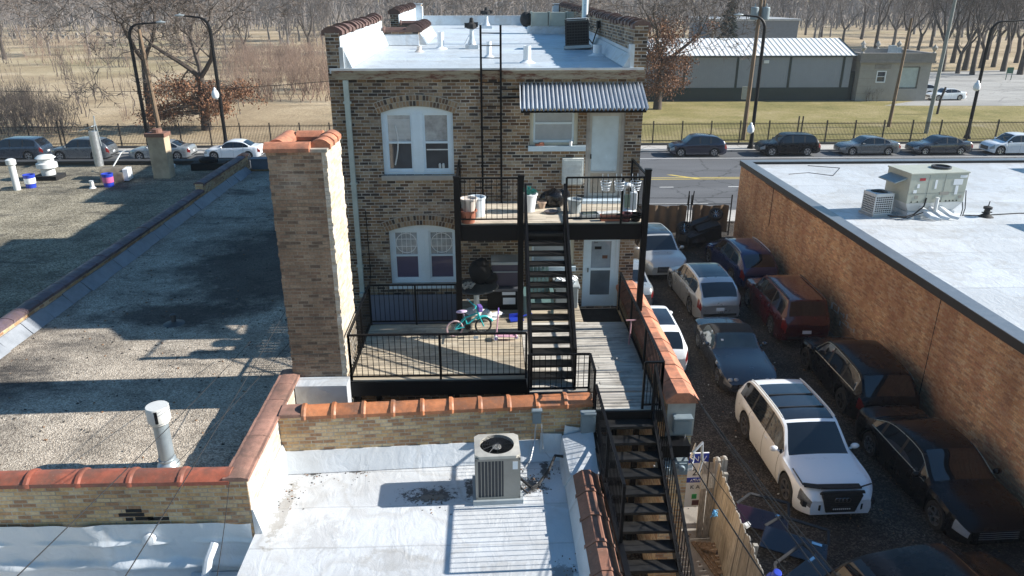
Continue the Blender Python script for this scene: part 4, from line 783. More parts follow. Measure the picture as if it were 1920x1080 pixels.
# ---------------------------------------------------------------- service boxes by the lower stairs and wall conduits
def box_with_pipe(name,label,cat,c,d,pipe,m,lid=True):
    f=MB(); f.obb(c,d,0)
    if lid: f.obb((c[0],c[1]-.01,c[2]+d[2]/2-.02),(d[0]+.03,d[1]+.03,.03),0); f.obb((c[0],c[1]-d[1]/2-.006,c[2]-.02),(d[0]*.86,.01,d[2]*.74),0)
    o=one(f,name,m,label,cat,smooth=0)
    if pipe: g=MB().tube(pipe,.018,7); obj(g,'conduit',M_steel,o)
    return o
M_elbox=plain('electric_box_grey',(.22,.27,.30),.5,.2,var=.12)
box_with_pipe('switch_box','small grey switch box on the tiled wall above the air conditioner','electrical box',(.86,12.46,4.42),(.17,.1,.3),[(.84,12.42,4.27),(.82,12.4,3.9),(.72,12.1,3.65),(.55,11.6,3.75)],M_elbox)
box_with_pipe('electrical_panel','grey panel box at the right end of the orange tiled wall','electrical box',(1.86,12.42,4.3),(.28,.14,.44),None,M_elbox)
box_with_pipe('electrical_panel','grey panel box fixed to the end of the boundary wall','electrical box',(3.68,12.3,4.28),(.34,.16,.36),[(3.75,12.3,4.1),(3.78,12.33,3.4)],M_elbox)
bx=one(MB().box(2.98,3.80,12.0,12.35,3.72,3.98),'steel_trough',M_black,'black steel trough across the boundary wall end below the panel','trough',smooth=0)
for i,x in enumerate((3.36,3.66)):
    f=MB(); f.box(x-.14,x+.14,12.05,12.3,3.28,3.6); f.box(x-.11,x+.11,12.02,12.05,3.32,3.56); f.lathe([(.08,0),(.08,.05),(.06,.07)],(x,12.05,3.45),12,M=Matrix.Rotation(PI/2,3,'X')); one(f,'electric_meter',M_elbox,('grey meter box nearest the stair handrail','grey meter box nearest the parking lot')[i],'meter','meters on the boundary wall end',smooth=.4)
f=MB()
for k in range(5): f.tube([(3.2,12.35,3.3-k*.03),(3.55,12.28,3.12-k*.02+.05*math.sin(k)),(3.95,12.25,3.25+k*.04),(4.05,12.5,3.7-.1*k),(4.1,12.9,3.1)],.012,5)
f.tube([(3.95,12.3,3.62),(4.15,12.4,3.78),(4.22,12.5,3.3),(4.2,12.6,2.9)],.03,7)
one(f,'cable_bundle',plain('pale_cable',(.40,.42,.44),.6,var=.4,scale=20),'tangled pale cables hanging beside the meter boxes','cables')
f=MB(); f.tube([(.95,12.42,4.25),(.98,12.3,3.75),(1.1,12.1,3.7),(1.7,12.15,3.8)],.012,6); one(f,'conduit',M_steel,'thin grey conduit bending along the foot of the tiled wall','pipe')
f=MB(); f.tube([(.45,11.5,3.72),(.7,11.3,3.6),(.85,11.45,3.58),(1.05,11.7,3.7),(1.2,12.05,3.78),(1.35,12.1,3.72)],.028,7); f.tube([(.42,11.35,3.66),(.62,11.2,3.56),(.8,11.4,3.54),(1.0,11.65,3.62)],.02,7); one(f,'refrigerant_hose',M_rubber,'black insulated hose leading from the air conditioner to the wall','hose')
# ---------------------------------------------------------------- air conditioners
def condenser(name,label,c,w_,d,h,rz,case,fin,top,open_bars=False,rot=0.):
    t=thing(name,label,'air conditioner',c,rz)
    f=MB(); f.box(-w_/2-.05,w_/2+.05,-d/2-.05,d/2+.05,0,.09); obj(f,'base_pad',M_zinc,t,0)
    f=MB(); z0=.1
    f.box(-w_/2+.02,w_/2-.02,-d/2+.02,d/2-.02,z0,h-.03); obj(f,'coil',fin,t,0)
    f=MB()
    for sx in (-1,1):
        for sy in (-1,1): f.box(sx*w_/2-.035*(sx>0)-.0,sx*w_/2+.035*(sx<0),sy*d/2-.035*(sy>0),sy*d/2+.035*(sy<0),z0,h-.02)
    f.box(-w_/2,w_/2,-d/2,d/2,z0-.01,z0+.04); f.box(-w_/2,w_/2,-d/2,d/2,h-.08,h-.03)
    if not open_bars: f.box(w_*.12,w_/2-.004,-d/2-.004,-d/2+.03,z0+.04,h-.08); f.box(w_*.14,w_*.34,-d/2-.006,-d/2-.003,z0+.36,h-.3)
    n=9
    for i in range(n):
        x=-w_/2+.04+(w_*(.6 if not open_bars else .92))*i/(n-1)
        f.box(x-.006,x+.006,-d/2-.002,-d/2+.015,z0+.04,h-.08)
    for i in range(n): y=-d/2+.04+(d-.08)*i/(n-1); f.box(w_/2-.015,w_/2+.002,y-.006,y+.006,z0+.04,h-.08); f.box(-w_/2-.002,-w_/2+.015,y-.006,y+.006,z0+.04,h-.08)
    if open_bars:
        for i in range(9): z=z0+.08+(h-.2)*i/8; f.box(-w_/2-.005,w_/2+.005,-d/2-.006,-d/2-.001,z,z+.03); f.box(-w_/2-.006,-w_/2-.001,-d/2,d/2,z,z+.03)
    obj(f,'casing',case,t,0)
    f=MB(); r0=min(w_,d)*.43; n=28
    sq=[]
    for j in range(n):
        a=2*PI*j/n; k=1/max(abs(math.cos(a)),abs(math.sin(a))); k=min(k,1.28); sq.append((w_/2*1.01*k*math.cos(a),d/2*1.01*k*math.sin(a)))
    g0=f.ring([(x,y,h-.035) for x,y in sq]); g1=f.ring([(x,y,h+.02) for x,y in sq]); g2=f.ring([(r0*math.cos(2*PI*j/n),r0*math.sin(2*PI*j/n),h+.035) for j in range(n)]); g3=f.ring([(r0*math.cos(2*PI*j/n),r0*math.sin(2*PI*j/n),h-.07) for j in range(n)])
    f.bridge(g0,g1); f.bridge(g1,g2); f.bridge(g2,g3); obj(f,'top_panel',top,t,.7)
    f=MB(); f.lathe([(r0,h-.1),(.01,h-.1)],(0,0,0),n,cap=False); obj(f,'fan_well',M_fin,t)
    f=MB()
    for j in range(5):
        a=2*PI*j/5; f.q([(.06*math.cos(a),.06*math.sin(a),h-.06),(r0*.95*math.cos(a-.1),r0*.95*math.sin(a-.1),h-.07),(r0*.95*math.cos(a+.65),r0*.95*math.sin(a+.65),h-.035),(.06*math.cos(a+.9),.06*math.sin(a+.9),h-.045)])
    f.lathe([(.085,h-.08),(.085,h-.02),(.05,h-.005)],(0,0,0),14); obj(f,'fan',plain('fan_grey',(.42,.41,.38),.45,.4),t)
    f=MB()
    for k in range(1,7): f.tube([(r0*k/7*math.cos(a*PI/14),r0*k/7*math.sin(a*PI/14),h+.03+.012*(1-k/7)) for a in range(29)],.0035,3,cap=False)
    for a in range(12): f.tube([(0,0,h+.045),(r0*math.cos(a*PI/6),r0*math.sin(a*PI/6),h+.033)],.004,3,cap=False)
    obj(f,'fan_guard',M_fin,t); return t
t=condenser('air_conditioner','beige grey condenser with round top fan standing on the foreground silver roof',(.07,11.36,3.5),.80,.72,.98,R(2.5),M_acbeige,M_fin,plain('ac_top',(.50,.48,.43),.45,.2))
f=MB(); f.box(.26,.35,-.368,-.3645,.72,.88); obj(f,'rating_label',M_white,t,0)
condenser('air_conditioner','black condenser tilted slightly on the house roof beside the flue',(2.78,24.2,hz(24)+.02),.72,.72,.85,R(-8),plain('black_casing',(.02,.02,.023),.45),M_dark,M_zinc,True).rotation_euler=(R(-2),R(-3),R(-8))
condenser('air_conditioner','small pale condenser with bars next to the large rooftop unit',(15.25,27.9,4.0),.8,.75,.9,R(10),M_lightgrey,M_fin,M_lightgrey,True)
# large rooftop unit
ru=thing('rooftop_unit','large pale green packaged heating unit on a curb on the white roof','rooftop unit',(17.15,27.9,4.0),R(6))
f=MB(); f.box(-1.0,1.0,-.45,.75,0,.22); f.box(-1.1,1.1,-.55,.85,.0,.05); obj(f,'curb',M_flash,ru,0)
f=MB(); f.hexa([(-.95,-.4,.22),(.95,-.4,.22),(.95,.7,.22),(-.95,.7,.22),(-1.2,-.55,.6),(1.2,-.55,.6),(1.2,.9,.6),(-1.2,.9,.6)]); obj(f,'transition',M_lightgrey,ru,0)
f=MB(); f.box(-1.2,1.2,-.55,.9,.6,1.72); f.box(-1.23,1.23,-.58,.93,1.721,1.78); obj(f,'cabinet',M_rtu,ru,0,.012)
f=MB()
for x in (-.42,.25): f.box(x-.004,x+.004,-.555,-.551,.62,1.7)
f.box(-1.19,1.19,-.556,-.551,.98,.985); f.box(.12,.5,-.57,-.551,.9,1.02,1); f.box(-.9,-.76,-.56,-.551,.78,.9,1); f.box(.95,1.08,-.56,-.551,.75,.86,1); f.box(-.15,-.06,-.558,-.551,1.15,1.5,2); f.box(.62,1.0,-.558,-.551,1.28,1.5,2); f.box(.74,.86,-.558,-.551,.9,1.25,2); f.box(-.88,-.78,-.558,-.551,1.2,1.35,2); f.box(-.82,-.58,-.558,-.551,1.48,1.58,3); f.box(.85,1.15,-.558,-.551,1.55,1.65,2); f.box(-1.0,-.86,-.558,-.551,1.0,1.12,2)
for x in (-1.0,-.75,.2,.45,.6,.75,.9): f.box(x-.02,x+.02,-.57,-.551,.63,.68,4)
obj(f,'access_panel',[M_fin,M_acbeige,M_white,plain('red_label',(.35,.02,.03),.5),M_dark],ru,0)
f=MB(); f.hexa([(-1.7,-.35,1.35),(-1.2,-.35,1.5),(-1.2,.7,1.5),(-1.7,.7,1.35),(-1.7,-.35,1.39),(-1.2,-.35,1.56),(-1.2,.7,1.56),(-1.7,.7,1.39)]); obj(f,'intake_hood',plain('hood_bluegrey',(.27,.33,.35),.45,.3),ru,0)
f=MB(); f.lathe([(.36,1.78),(.36,1.86),(.31,1.87),(.3,1.80)],(.55,.2,0),20); f.lathe([(.3,1.80),(.01,1.80)],(.55,.2,0),20,cap=False); obj(f,'fan_opening',M_fin,ru)
f=MB(); f.tube([(-1.75,-.5,.1),(-1.3,-.75,.14),(-.9,-.7,.2),(-.5,-.65,.5),(-.4,-.57,.8)],.03,6); f.tube([(-1.7,-.3,.08),(-1.2,-.8,.1),(-.6,-.8,.3)],.025,6); f.tube([(1.25,-.4,.7),(1.3,-.5,.3),(1.28,-.5,0)],.02,6); f.tube([(1.35,-.4,1.0),(1.4,-.5,.3),(1.36,-.5,0)],.02,6); obj(f,'refrigerant_pipe',M_rubber,ru)
for k,(x,z) in enumerate(((-.35,.3),(.05,.28),(.45,.28))):
    f=MB(); f.hexa([(x-.1,-.95,.1),(x+.25,-1.1,.04),(x+.32,-1.1,.12),(x,-.95,.2),(x-.25,-.5,.34),(x-.1,-.5,.3),(x-.05,-.5,.42),(x-.2,-.5,.46)]); obj(f,'duct_boot',M_flash,ru,0)
f=MB(); f.tube([(-.05,-.72,.3),(-.05,-.72,.85)],.07,8); obj(f,'exhaust_stub',M_lightgrey,ru)
dup(ru,(23.9,25.6,4.0),R(3),'twin packaged unit just beyond the right picture edge, shadow only in view'); dup(ru,(30.4,35.2,4.0),R(3),'farther packaged unit beyond the right picture edge, shadow only in view')
f=MB(); c=(19.4,27.4,4.0); f.lathe([(.28,0),(.2,.06),(.12,.12),(.1,.3),(.16,.32),(.16,.4),(.04,.44)],c,12); f.box(19.2,19.6,27.38,27.42,4.16,4.2); f.tube([(19.4,27.4,4.4),(19.42,27.4,4.62)],.02,6); one(f,'roof_vent',M_rubber,'small dark vent with flashing cone at the right of the white roof','vent')
f=MB(); f.tube([(18.6,27.6,4.02),(19.2,27.5,4.03),(21,27.8,4.02),(24,27.6,4.03)],.02,5); f.tube([(14.5,35,4.012),(15.6,35.3,4.012),(16.5,34.6,4.012),(17.6,36.3,4.012),(16.2,36.9,4.012)],.016,5); one(f,'roof_cable',M_rubber,'thin cable wandering over the white membrane roof','cable')
# ---------------------------------------------------------------- pipes and vents on the roofs
vp=thing('vent_pipe','tall galvanised vent pipe with a slotted white cap on the gravel roof','vent pipe',(-6.02,11.75,3.9))
f=MB(); f.lathe([(.2,0),(.2,.05),(.135,.14),(.135,.95)],(0,0,0),18); f.lathe([(.15,.14),(.155,.16),(.15,.18)],(0,0,0),18); obj(f,'pipe',plain('bluish_zinc',(.42,.48,.52),.42,.55,var=.12),vp)
f=MB(); f.lathe([(.14,.92),(.17,.95),(.17,.99),(.2,1.0),(.2,1.27),(.19,1.285),(.02,1.29)],(0,0,0),20); obj(f,'cap',plain('white_cap',(.62,.62,.60),.5,.1,var=.08),vp)
f=MB().box(.02,.07,-.204,-.15,1.02,1.26); obj(f,'slot',M_dark,vp,0)
f=MB(); f.lathe([(.28,0),(.12,.04),(.06,.06),(.06,.2),(.075,.2),(.075,.26),(.02,.28)],(-8.47,18.28,3.9),12); one(f,'plumbing_vent',plain('dark_lead',(.07,.075,.08),.5,.3),'short dark plumbing vent in the shaded middle of the gravel roof','vent')
def stub(x,y,z,h,r_,label,name='roof_stub',m=None): f=MB(); f.lathe([(r_*2.2,0),(r_*1.3,.05),(r_,.08),(r_,h),(r_*.8,h),(r_*.8,h-.05)],(x,y,z),12,cap=False); return one(f,name,m or M_white,label,'pipe','coated pipes on the house roof')
stub(-1.48,24.2,hz(24.2),.5,.1,'white coated pipe left of the black elbow vent, on the house roof'); stub(.01,21.35,hz(21.3),.42,.07,'thin white coated pipe just left of the ladder rails'); stub(.98,19.7,hz(19.7),.42,.1,'white coated pipe nearest the roof edge, right of the ladder'); stub(-2.06,23.1,hz(23.1),.16,.07,'very short pinkish pipe stub near the left roof parapet',m=M_cream)
stub(3.05,21.7,hz(21.7),.3,.12,'tilted grey coated pipe by the right parapet of the house roof').rotation_euler=(0,0,0)
for i,(x,y) in enumerate(((-.52,24.3),(-.09,36.0))):
    t=thing('gooseneck_vent',('black capped roof vent on a white base nearest the ladder','black capped roof vent on a white base at the far end of the roof')[i],'vent',(x,y,hz(y)),0,'capped vents on the house roof'); s=.72 if i==0 else .9
    f=MB(); f.box(-.28*s,.28*s,-.28*s,.28*s,0,.12); f.lathe([(.2*s,.12),(.1*s,.3),(.09*s,.62)],(0,0,0),12); f.tube([(-.3*s,-.1,.14),(-.1*s,-.05,.4)],.02,5); obj(f,'base',M_hroof,t)
    f=MB(); f.lathe([(.1*s,.58),(.22*s,.6),(.22*s,.72),(.1*s,.78),(.08*s,.9),(.02,.92)],(0,0,0),10); f.box(-.3*s,-.12*s,-.07,.07,.62,.76); f.box(.12*s,.28*s,-.06,.06,.64,.78); obj(f,'cap',M_rubber,t)
dt=thing('duct_run','row of rectangular pale ducts lying across the house roof','duct',(2.4,32,hz(32)),world=True)
for k in range(3):
    f=MB(); x=1.75+k*.72; f.box(x,x+.66,31.8,32.35,hz(32)+.3,hz(32)+.82); f.box(x-.02,x+.04,31.76,32.39,hz(32)+.27,hz(32)+.85); obj(f,'duct_section',M_rtu,dt,0)
f=MB(); f.box(1.6,4.0-.6,31.85,32.3,hz(32)-.02,hz(32)+.298); obj(f,'curb',M_hroof,dt,0)
f=MB(); f.sphere((1.55,32.05,hz(32)+.55),(.26,.26,.3),12,8); obj(f,'duct_end',M_rubber,dt)
fl=thing('metal_flue','tall shiny metal flue pipe rising from the house roof','flue',(3.25,26.4,hz(26)),world=True)
f=MB(); f.lathe([(.2,0),(.12,.1),(.11,.12),(.11,3.2),(.13,3.2),(.13,3.3),(.11,3.32)],(3.25,26.4,hz(26.4)),14); obj(f,'pipe',plain('flue_steel',(.55,.57,.58),.3,.8,var=.1),fl)
f=MB(); f.tube([(3.3,26.4,hz(26)+.9),(3.44,26.2,hz(26)+.5),(3.44,25.6,hz(26)+.62)],.012,5); f.tube([(3.1,25.0,hz(25)+.4),(3.3,24.6,hz(25)+.12),(3.42,24.4,hz(25)+.6)],.02,6); f.box(3.38,3.46,24.2,24.5,hz(25)+.6,hz(25)+.8); obj(f,'cable',M_rubber,fl)
# far left roof things
f=MB(); f.lathe([(.14,0),(.14,1.1),(.2,1.15),(.2,1.35),(.1,1.4)],(-21.09,32.97,4),14); one(f,'vent_pipe',M_lightgrey,'white capped vent pipe at the left edge of the far roof','vent pipe')
f=MB(); f.box(-21.4,-20.3,34.7,35.6,4,4.2,1); f.lathe([(.3,.2),(.3,.5),(.45,.55),(.45,.75),(.34,.8),(.34,.95),(.44,1.),(.3,1.12),(.05,1.15)],(-20.85,35.15,4),18); one(f,'mushroom_vent',[M_lightgrey,M_dark],'round mushroom shaped metal roof vent on a dark curb','vent')
for i,(x,y) in enumerate(((-20.72,33.4),(-17.3,33.5))):
    t=thing('paint_bucket',('blue paint bucket next to the white vent pipe','blue paint bucket in front of the metal drum')[i],'bucket',(x,y,4.0),0,'blue buckets on the far roof')
    f=MB(); f.lathe([(.2,0),(.24,.55),(.25,.55),(.25,.6),(.22,.6),(.2,.3)],(0,0,0),16,cap=False); obj(f,'pail',M_blueplastic,t)
    f=MB(); f.lathe([(.228,.2),(.238,.45)],(0,0,0),16,cap=False); obj(f,'label_band',(M_white,plain('pink_label',(.55,.12,.3),.5))[i],t)
dv=thing('drum_vent','curved rusty metal hood vent lying on the far roof','vent',(-17.45,34.6,4.0),R(8)); dv.scale=(.66,.66,.62)
f=MB(); n=12
prof=[(-.55,0),(-.55,.55)]+[(-.55+.55*(1-math.cos(a)),.55+.45*math.sin(a)) for a in [i/8*PI/2 for i in range(1,9)]]+[(.55,1.0),(.55,0)]
f.ext([(-.9,y,z) for y,z in prof],(1.5,0,0)); obj(f,'hood',plain('rusty_sheet',(.24,.20,.15),.6,.4,var=.5,scale=3),dv,.6)
f=MB(); f.box(.62,.95,-.5,.5,.1,.95); obj(f,'end_panel',M_white,dv,0)
cs=thing('roof_chimney','square stained rendered chimney with a brown cap on the far roof','chimney',(-15.55,35.35,4.0))
cs.scale=(.78,.8,1.0); f=MB(); f.box(-.5,.5,-.4,.4,0,1.95); obj(f,'shaft',plain('stained_render',(.42,.34,.24),.85,var=.45,scale=1.6),cs,0)
f=MB(); f.box(-.58,.58,-.48,.48,1.95,2.12); f.lathe([(.3,2.12),(.28,2.28),(.1,2.3)],(0,0,0),14); obj(f,'cap',plain('brown_cap',(.20,.10,.07),.7),cs,0)
cs=thing('metal_flue','dark round metal flue with a loose tilted cap at the roof edge','flue',(-19.9,38.0,4.0)); cs.scale=(.75,.75,1)
f=MB(); f.lathe([(.28,0),(.27,1.75)],(0,0,0),14); obj(f,'pipe',M_steel,cs); f=MB(); f.obb((-.35,0,1.9),(1.0,.6,.04),(0,R(-14),0)); f.tube([(-.1,0,1.7),(-.3,0,1.9)],.03,5); f.tube([(.1,0,1.7),(.3,0,2.5)],.03,5); f.tube([(.35,.1,1.0),(.2,.1,2.5)],.03,5); obj(f,'cap',M_zinc,cs,0)
f=MB(); f.tube([(-18.4,35.8,4.05),(-18.1,36.8,4.9),(-17.9,36.9,5.0)],.03,5); one(f,'bent_pipe',M_lightgrey,'thin white bent rod sticking up from the far roof','rod')
f=MB(); f.lathe([(.4,0),(.4,.12),(.3,.18)],(-16.3,37.5,4),14); one(f,'roof_drain',M_lightgrey,'low round white cover near the far roof edge','drain')
f=MB(); f.lathe([(.16,0),(.09,.08),(.09,.3)],(-17.9,33.2,4.0),10); f.lathe([(.07,.3),(.1,.34)],(-17.9,33.2,4.0),8); one(f,'pipe_stub',M_lightgrey,'tiny white pipe stub in the middle of the far roof','pipe')
f=MB(); f.box(-14.8,-13.2,36.7,37.4,4.0,4.35); f.sphere((-14,37,4.45),(.5,.3,.2),8,5); one(f,'tar_bundle',M_dark,'black covered bundle by the end of the purple tiled parapet','bundle')
# ---------------------------------------------------------------- cars
def interp(keys,t):
    n=len(keys)
    if t<=keys[0][0]: return keys[0][1]
    for i in range(n-1):
        x0,y0=keys[i];x1,y1=keys[i+1]
        if t<=x1:
            d=lambda j:0 if j<=0 or j>=n-1 else ((keys[j+1][1]-keys[j][1])/(keys[j+1][0]-keys[j][0])*(keys[j][0]-keys[j-1][0])+(keys[j][1]-keys[j-1][1])/(keys[j][0]-keys[j-1][0])*(keys[j+1][0]-keys[j][0]))/(keys[j+1][0]-keys[j-1][0])
            h=x1-x0;u=(t-x0)/h; s=(y1-y0)/h
            a,b=d(i),d(i+1)
            if i==0:a=s
            if i==n-2:b=s
            if s==0:a=b=0
            else: a=max(0,min(a/s,2.6))*s; b=max(0,min(b/s,2.6))*s
            return y0*(1+2*u)*(1-u)**2+h*a*u*(1-u)**2+y1*u*u*(3-2*u)+h*b*u*u*(u-1)
    return keys[-1][1]
KIND={ # top line, belt line, (cowl, roof start, roof end, tail), window rear, pillars
 'suv':dict(top=[(0,.42),(.02,.50),(.06,.555),(.25,.625),(.27,.635),(.40,.945),(.5,.995),(.7,.985),(.88,.93),(.975,.62),(.99,.56),(1,.48)],belt=[(0,.40),(.06,.50),(.26,.585),(.6,.605),(.9,.63),(.975,.58),(1,.46)],k=(.275,.405,.885,.97),win=(.30,.90),pil=(.515,.715),wb=(.185,.775)),
 'hatch':dict(top=[(0,.40),(.02,.48),(.06,.54),(.23,.62),(.25,.64),(.40,.95),(.5,.998),(.7,.975),(.85,.90),(.975,.63),(.99,.56),(1,.46)],belt=[(0,.38),(.06,.49),(.25,.58),(.6,.61),(.9,.64),(.975,.58),(1,.44)],k=(.255,.405,.855,.97),win=(.28,.87),pil=(.51,.70),wb=(.18,.775)),
 'sedan':dict(top=[(0,.42),(.02,.49),(.06,.555),(.26,.66),(.28,.675),(.42,.955),(.5,.998),(.62,.985),(.70,.94),(.85,.735),(.88,.725),(.965,.715),(.985,.66),(1,.55)],belt=[(0,.40),(.06,.50),(.27,.60),(.6,.63),(.85,.66),(.97,.62),(1,.52)],k=(.285,.425,.705,.845),win=(.31,.80),pil=(.535,.71),wb=(.185,.79)),
 'roadster':dict(top=[(0,.40),(.02,.47),(.06,.53),(.36,.665),(.40,.69),(.50,.955),(.56,.99),(.64,.98),(.70,.92),(.80,.73),(.84,.72),(.955,.68),(.985,.60),(1,.48)],belt=[(0,.38),(.06,.48),(.38,.62),(.6,.64),(.85,.65),(.97,.58),(1,.46)],k=(.405,.505,.72,.79),win=(.43,.70),pil=(),wb=(.19,.78)),
 'boxy':dict(top=[(0,.44),(.02,.54),(.06,.60),(.25,.66),(.27,.67),(.375,.955),(.46,.995),(.7,.995),(.93,.975),(.978,.64),(.99,.58),(1,.50)],belt=[(0,.42),(.06,.54),(.26,.615),(.6,.63),(.9,.645),(.978,.60),(1,.48)],k=(.275,.38,.935,.972),win=(.295,.93),pil=(.505,.70),wb=(.17,.76))}
def car(label,kind,paint,L,W,H,loc,rz,cat='car',group=None,wr=.36,rim=None,roof=None,sunroof=None,rails=False,lights=None,plate=True,tint=None,drop=(),rear_dark=False,name='parked_car',trim_=None):
    K=KIND[kind]; c0,c1,c2,c3=K['k']; t_=thing(name,label,cat,loc,rz,group)
    axf,axr=K['wb']; ra=wr*1.13/L
    ts={i/46 for i in range(47)}|{0,.008,.02,.04,.06,.075,c0,c1,c2,c3,.93,.945,.96,.98,.992,1,K['win'][0],K['win'][1]}
    for p in K['pil']: ts|={p-.009,p+.009}
    for ax in (axf,axr): ts|={ax+ra*math.sin(a) for a in [-PI/2*1.0,-1.3,-1.05,-.78,-.5,-.25,0,.25,.5,.78,1.05,1.3,PI/2]}|{ax-ra-.002,ax+ra+.002}
    if sunroof: ts|=set(sunroof)
    ts=sorted(t for t in ts if 0<=t<=1); q=[ts[0]]
    for t in ts[1:]:
        if t-q[-1]>.0018: q.append(t)
    ts=q; q_=1.0
    zb0=.22 if kind in('suv','boxy') else .17
    def section(t):
        zt=interp(K['top'],t)*H; zbelt=min(interp(K['belt'],t)*H,zt-.025)
        e=min(t,1-t); pl=1-.24*max(0,1-t/.13)**2.3 if t<.5 else 1-.17*max(0,1-(1-t)/.10)**2.3
        w_=W/2*pl; zb=zb0+.10*max(0,1-t/.07)+.12*max(0,1-(1-t)/.07)
        ze=zb
        for ax in (axf,axr):
            d=abs(t-ax)*L; rr=wr*1.13
            if d<rr: ze=max(ze,wr+math.sqrt(max(0,rr*rr-d*d)))
        fl=max([max(0,1-(abs(t-ax)*L/(wr*1.5))**2) for ax in (axf,axr)]); wf=w_+.018*fl
        g=max(0,min(1,(zt-zbelt)/(H*.33))); wr_=w_*(.90*(1-g)+.735*g); cr=.05*(1-g)+.035*g+.0
        ztop=zt-cr
        z5=zbelt+max(.012,.05*(ztop-zbelt)); y5=w_*.955*(1-.05)+wr_*.05
        z6=zbelt+.90*(ztop-zbelt); y6=w_*.955*.1+wr_*.9
        lo=lambda k:ze+k*(zbelt-ze)
        return [(0,zb),(w_*.70,zb),(w_*.715,ze),(wf*.955,ze),(wf*.99,lo(.22)),(wf*1.0,lo(.55)),(w_*.985,lo(.84)),(w_*.955,zbelt),(y5,z5),(y6,z6),(wr_,ztop),(wr_*.90,ztop+cr*.42),(wr_*.5,ztop+cr*.86),(0,zt)]
    secs=[section(t) for t in ts]; n=len(secs[0]); X=lambda t:(.5-t)*L
    parts={}
    def region(ta,tb,r,s):
        tm=(ta+tb)/2
        if r<=1: return 'underbody'
        if r==2: return 'underbody' if min(abs(tm-axf),abs(tm-axr))<ra else 'body'
        if r==3 and kind in('suv','boxy') : return 'cladding' if min(abs(tm-axf),abs(tm-axr))>ra*.0 and rear_dark else 'body'
        zt=interp(K['top'],tm)*H; zbl=interp(K['belt'],tm)*H
        if r==8 and K['win'][0]<tm<K['win'][1] and zt-zbl>.07*H:
            for p in K['pil']:
                if p-.0095<tm<p+.0095: return 'pillar'
            sp=[p for p in K['pil'] if p<tm]; return 'side_window'+('_l' if s>0 else '_r')+str(len(sp))
        if r>=11 and c0<=tm<=c1: return 'windscreen'
        if r>=11 and c2<=tm<=c3: return 'rear_window'
        if sunroof and r>=11 and sunroof[0]<tm<sunroof[1]: return 'sunroof'
        if roof and c1-.004<tm<c2+.004 and r>=9: return 'soft_top'
        if roof and kind=='roadster' and r>=8 and tm>c2-.03 and tm<c3+.005: return 'soft_top'
        if tm<.07 and r in(5,6): return 'headlight'+('_l' if s>0 else '_r')
        if tm>.955 and r in((5,6) if kind!='boxy' else (5,6,7)): return 'taillight'+('_l' if s>0 else '_r')
        return 'body'
    def addf(name,pts):
        p=parts.setdefault(name,(MB(),{})); m,ix=p; f=[]
        for v in pts:
            k=tuple(round(c,5) for c in v)
            if k not in ix: ix[k]=len(m.v); m.v.append(v)
            if ix[k] not in f: f.append(ix[k])
        if len(f)>2: m.f.append(tuple(f)); m.m.append(0)
    for i in range(len(ts)-1):
        for r in range(n-1):
            for s in (1,-1):
                a=(X(ts[i]),s*secs[i][r][0],secs[i][r][1]); b=(X(ts[i+1]),s*secs[i+1][r][0],secs[i+1][r][1]); c=(X(ts[i+1]),s*secs[i+1][r+1][0],secs[i+1][r+1][1]); d=(X(ts[i]),s*secs[i][r+1][0],secs[i][r+1][1])
                addf(region(ts[i],ts[i+1],r,s),[a,b,c,d] if s<0 else [a,d,c,b])
    for e,sg in ((0,1),(-1,-1)):
        S=secs[e]; x=X(ts[e])
        for r in range(2,n-1):
            k=[(x,S[r][0],S[r][1]),(x,S[r+1][0],S[r+1][1]),(x,-S[r+1][0],S[r+1][1]),(x,-S[r][0],S[r][1])]
            addf('body',k if sg>0 else k[::-1])
        addf('underbody',[(x,S[2][0],S[2][1]),(x,-S[2][0],S[2][1]),(x,-S[1][0],S[1][1]),(x,S[1][0],S[1][1])])
    gl=tint or M_cglass
    pm={'body':paint,'underbody':M_ctrim,'pillar':M_ctrim,'cladding':M_ctrim,'windscreen':gl,'rear_window':gl,'sunroof':glass('sunroof_glass',(.014,.017,.024),.04),'soft_top':roof or M_ctrim}
    body=None
    for nm in sorted(parts,key=lambda k:k!='body'):
        if nm.startswith(tuple(drop) or ('§',)): continue
        base=nm.rstrip('0123456789'); base=base[:-2] if base.endswith(('_l','_r')) else base
        m=pm.get(base) or {'side_window':gl,'headlight':lights or M_lamp,'taillight':M_tail}[base]
        o=obj(parts[nm][0],base,m,t_,.75)
    S0=secs[0]; xf=X(0); xr=X(1); zbl=interp(K['belt'],0)*H
    # grille, lower intake, plates, mirrors, handles, rails
    f=MB(); gw=W*.26; z0,z1=zb0+.2,zbl+.03; f.box(xf-.03,xf+.012,-gw,gw,z0,z1)
    for k in range(4): z=z0+.04+(z1-z0-.08)*k/3; f.box(xf+.0125,xf+.018,-gw*.95,gw*.95,z-.006,z+.006,1)
    if 'grille' not in drop: obj(f,'grille',[M_dark,M_steel],t_,0)
    if plate:
        obj(MB().box(xr-.022,xr-.002,-.16,.16,zb0+.38,zb0+.5),'licence_plate',M_white,t_,0)
    f=MB(); f.box(xr-.014,xr+.05,-W*.36,W*.36,zb0+.16,zb0+.26); obj(f,'rear_bumper',M_ctrim,t_,0)
    tm=c0+.045; zm=interp(K['belt'],tm)*H
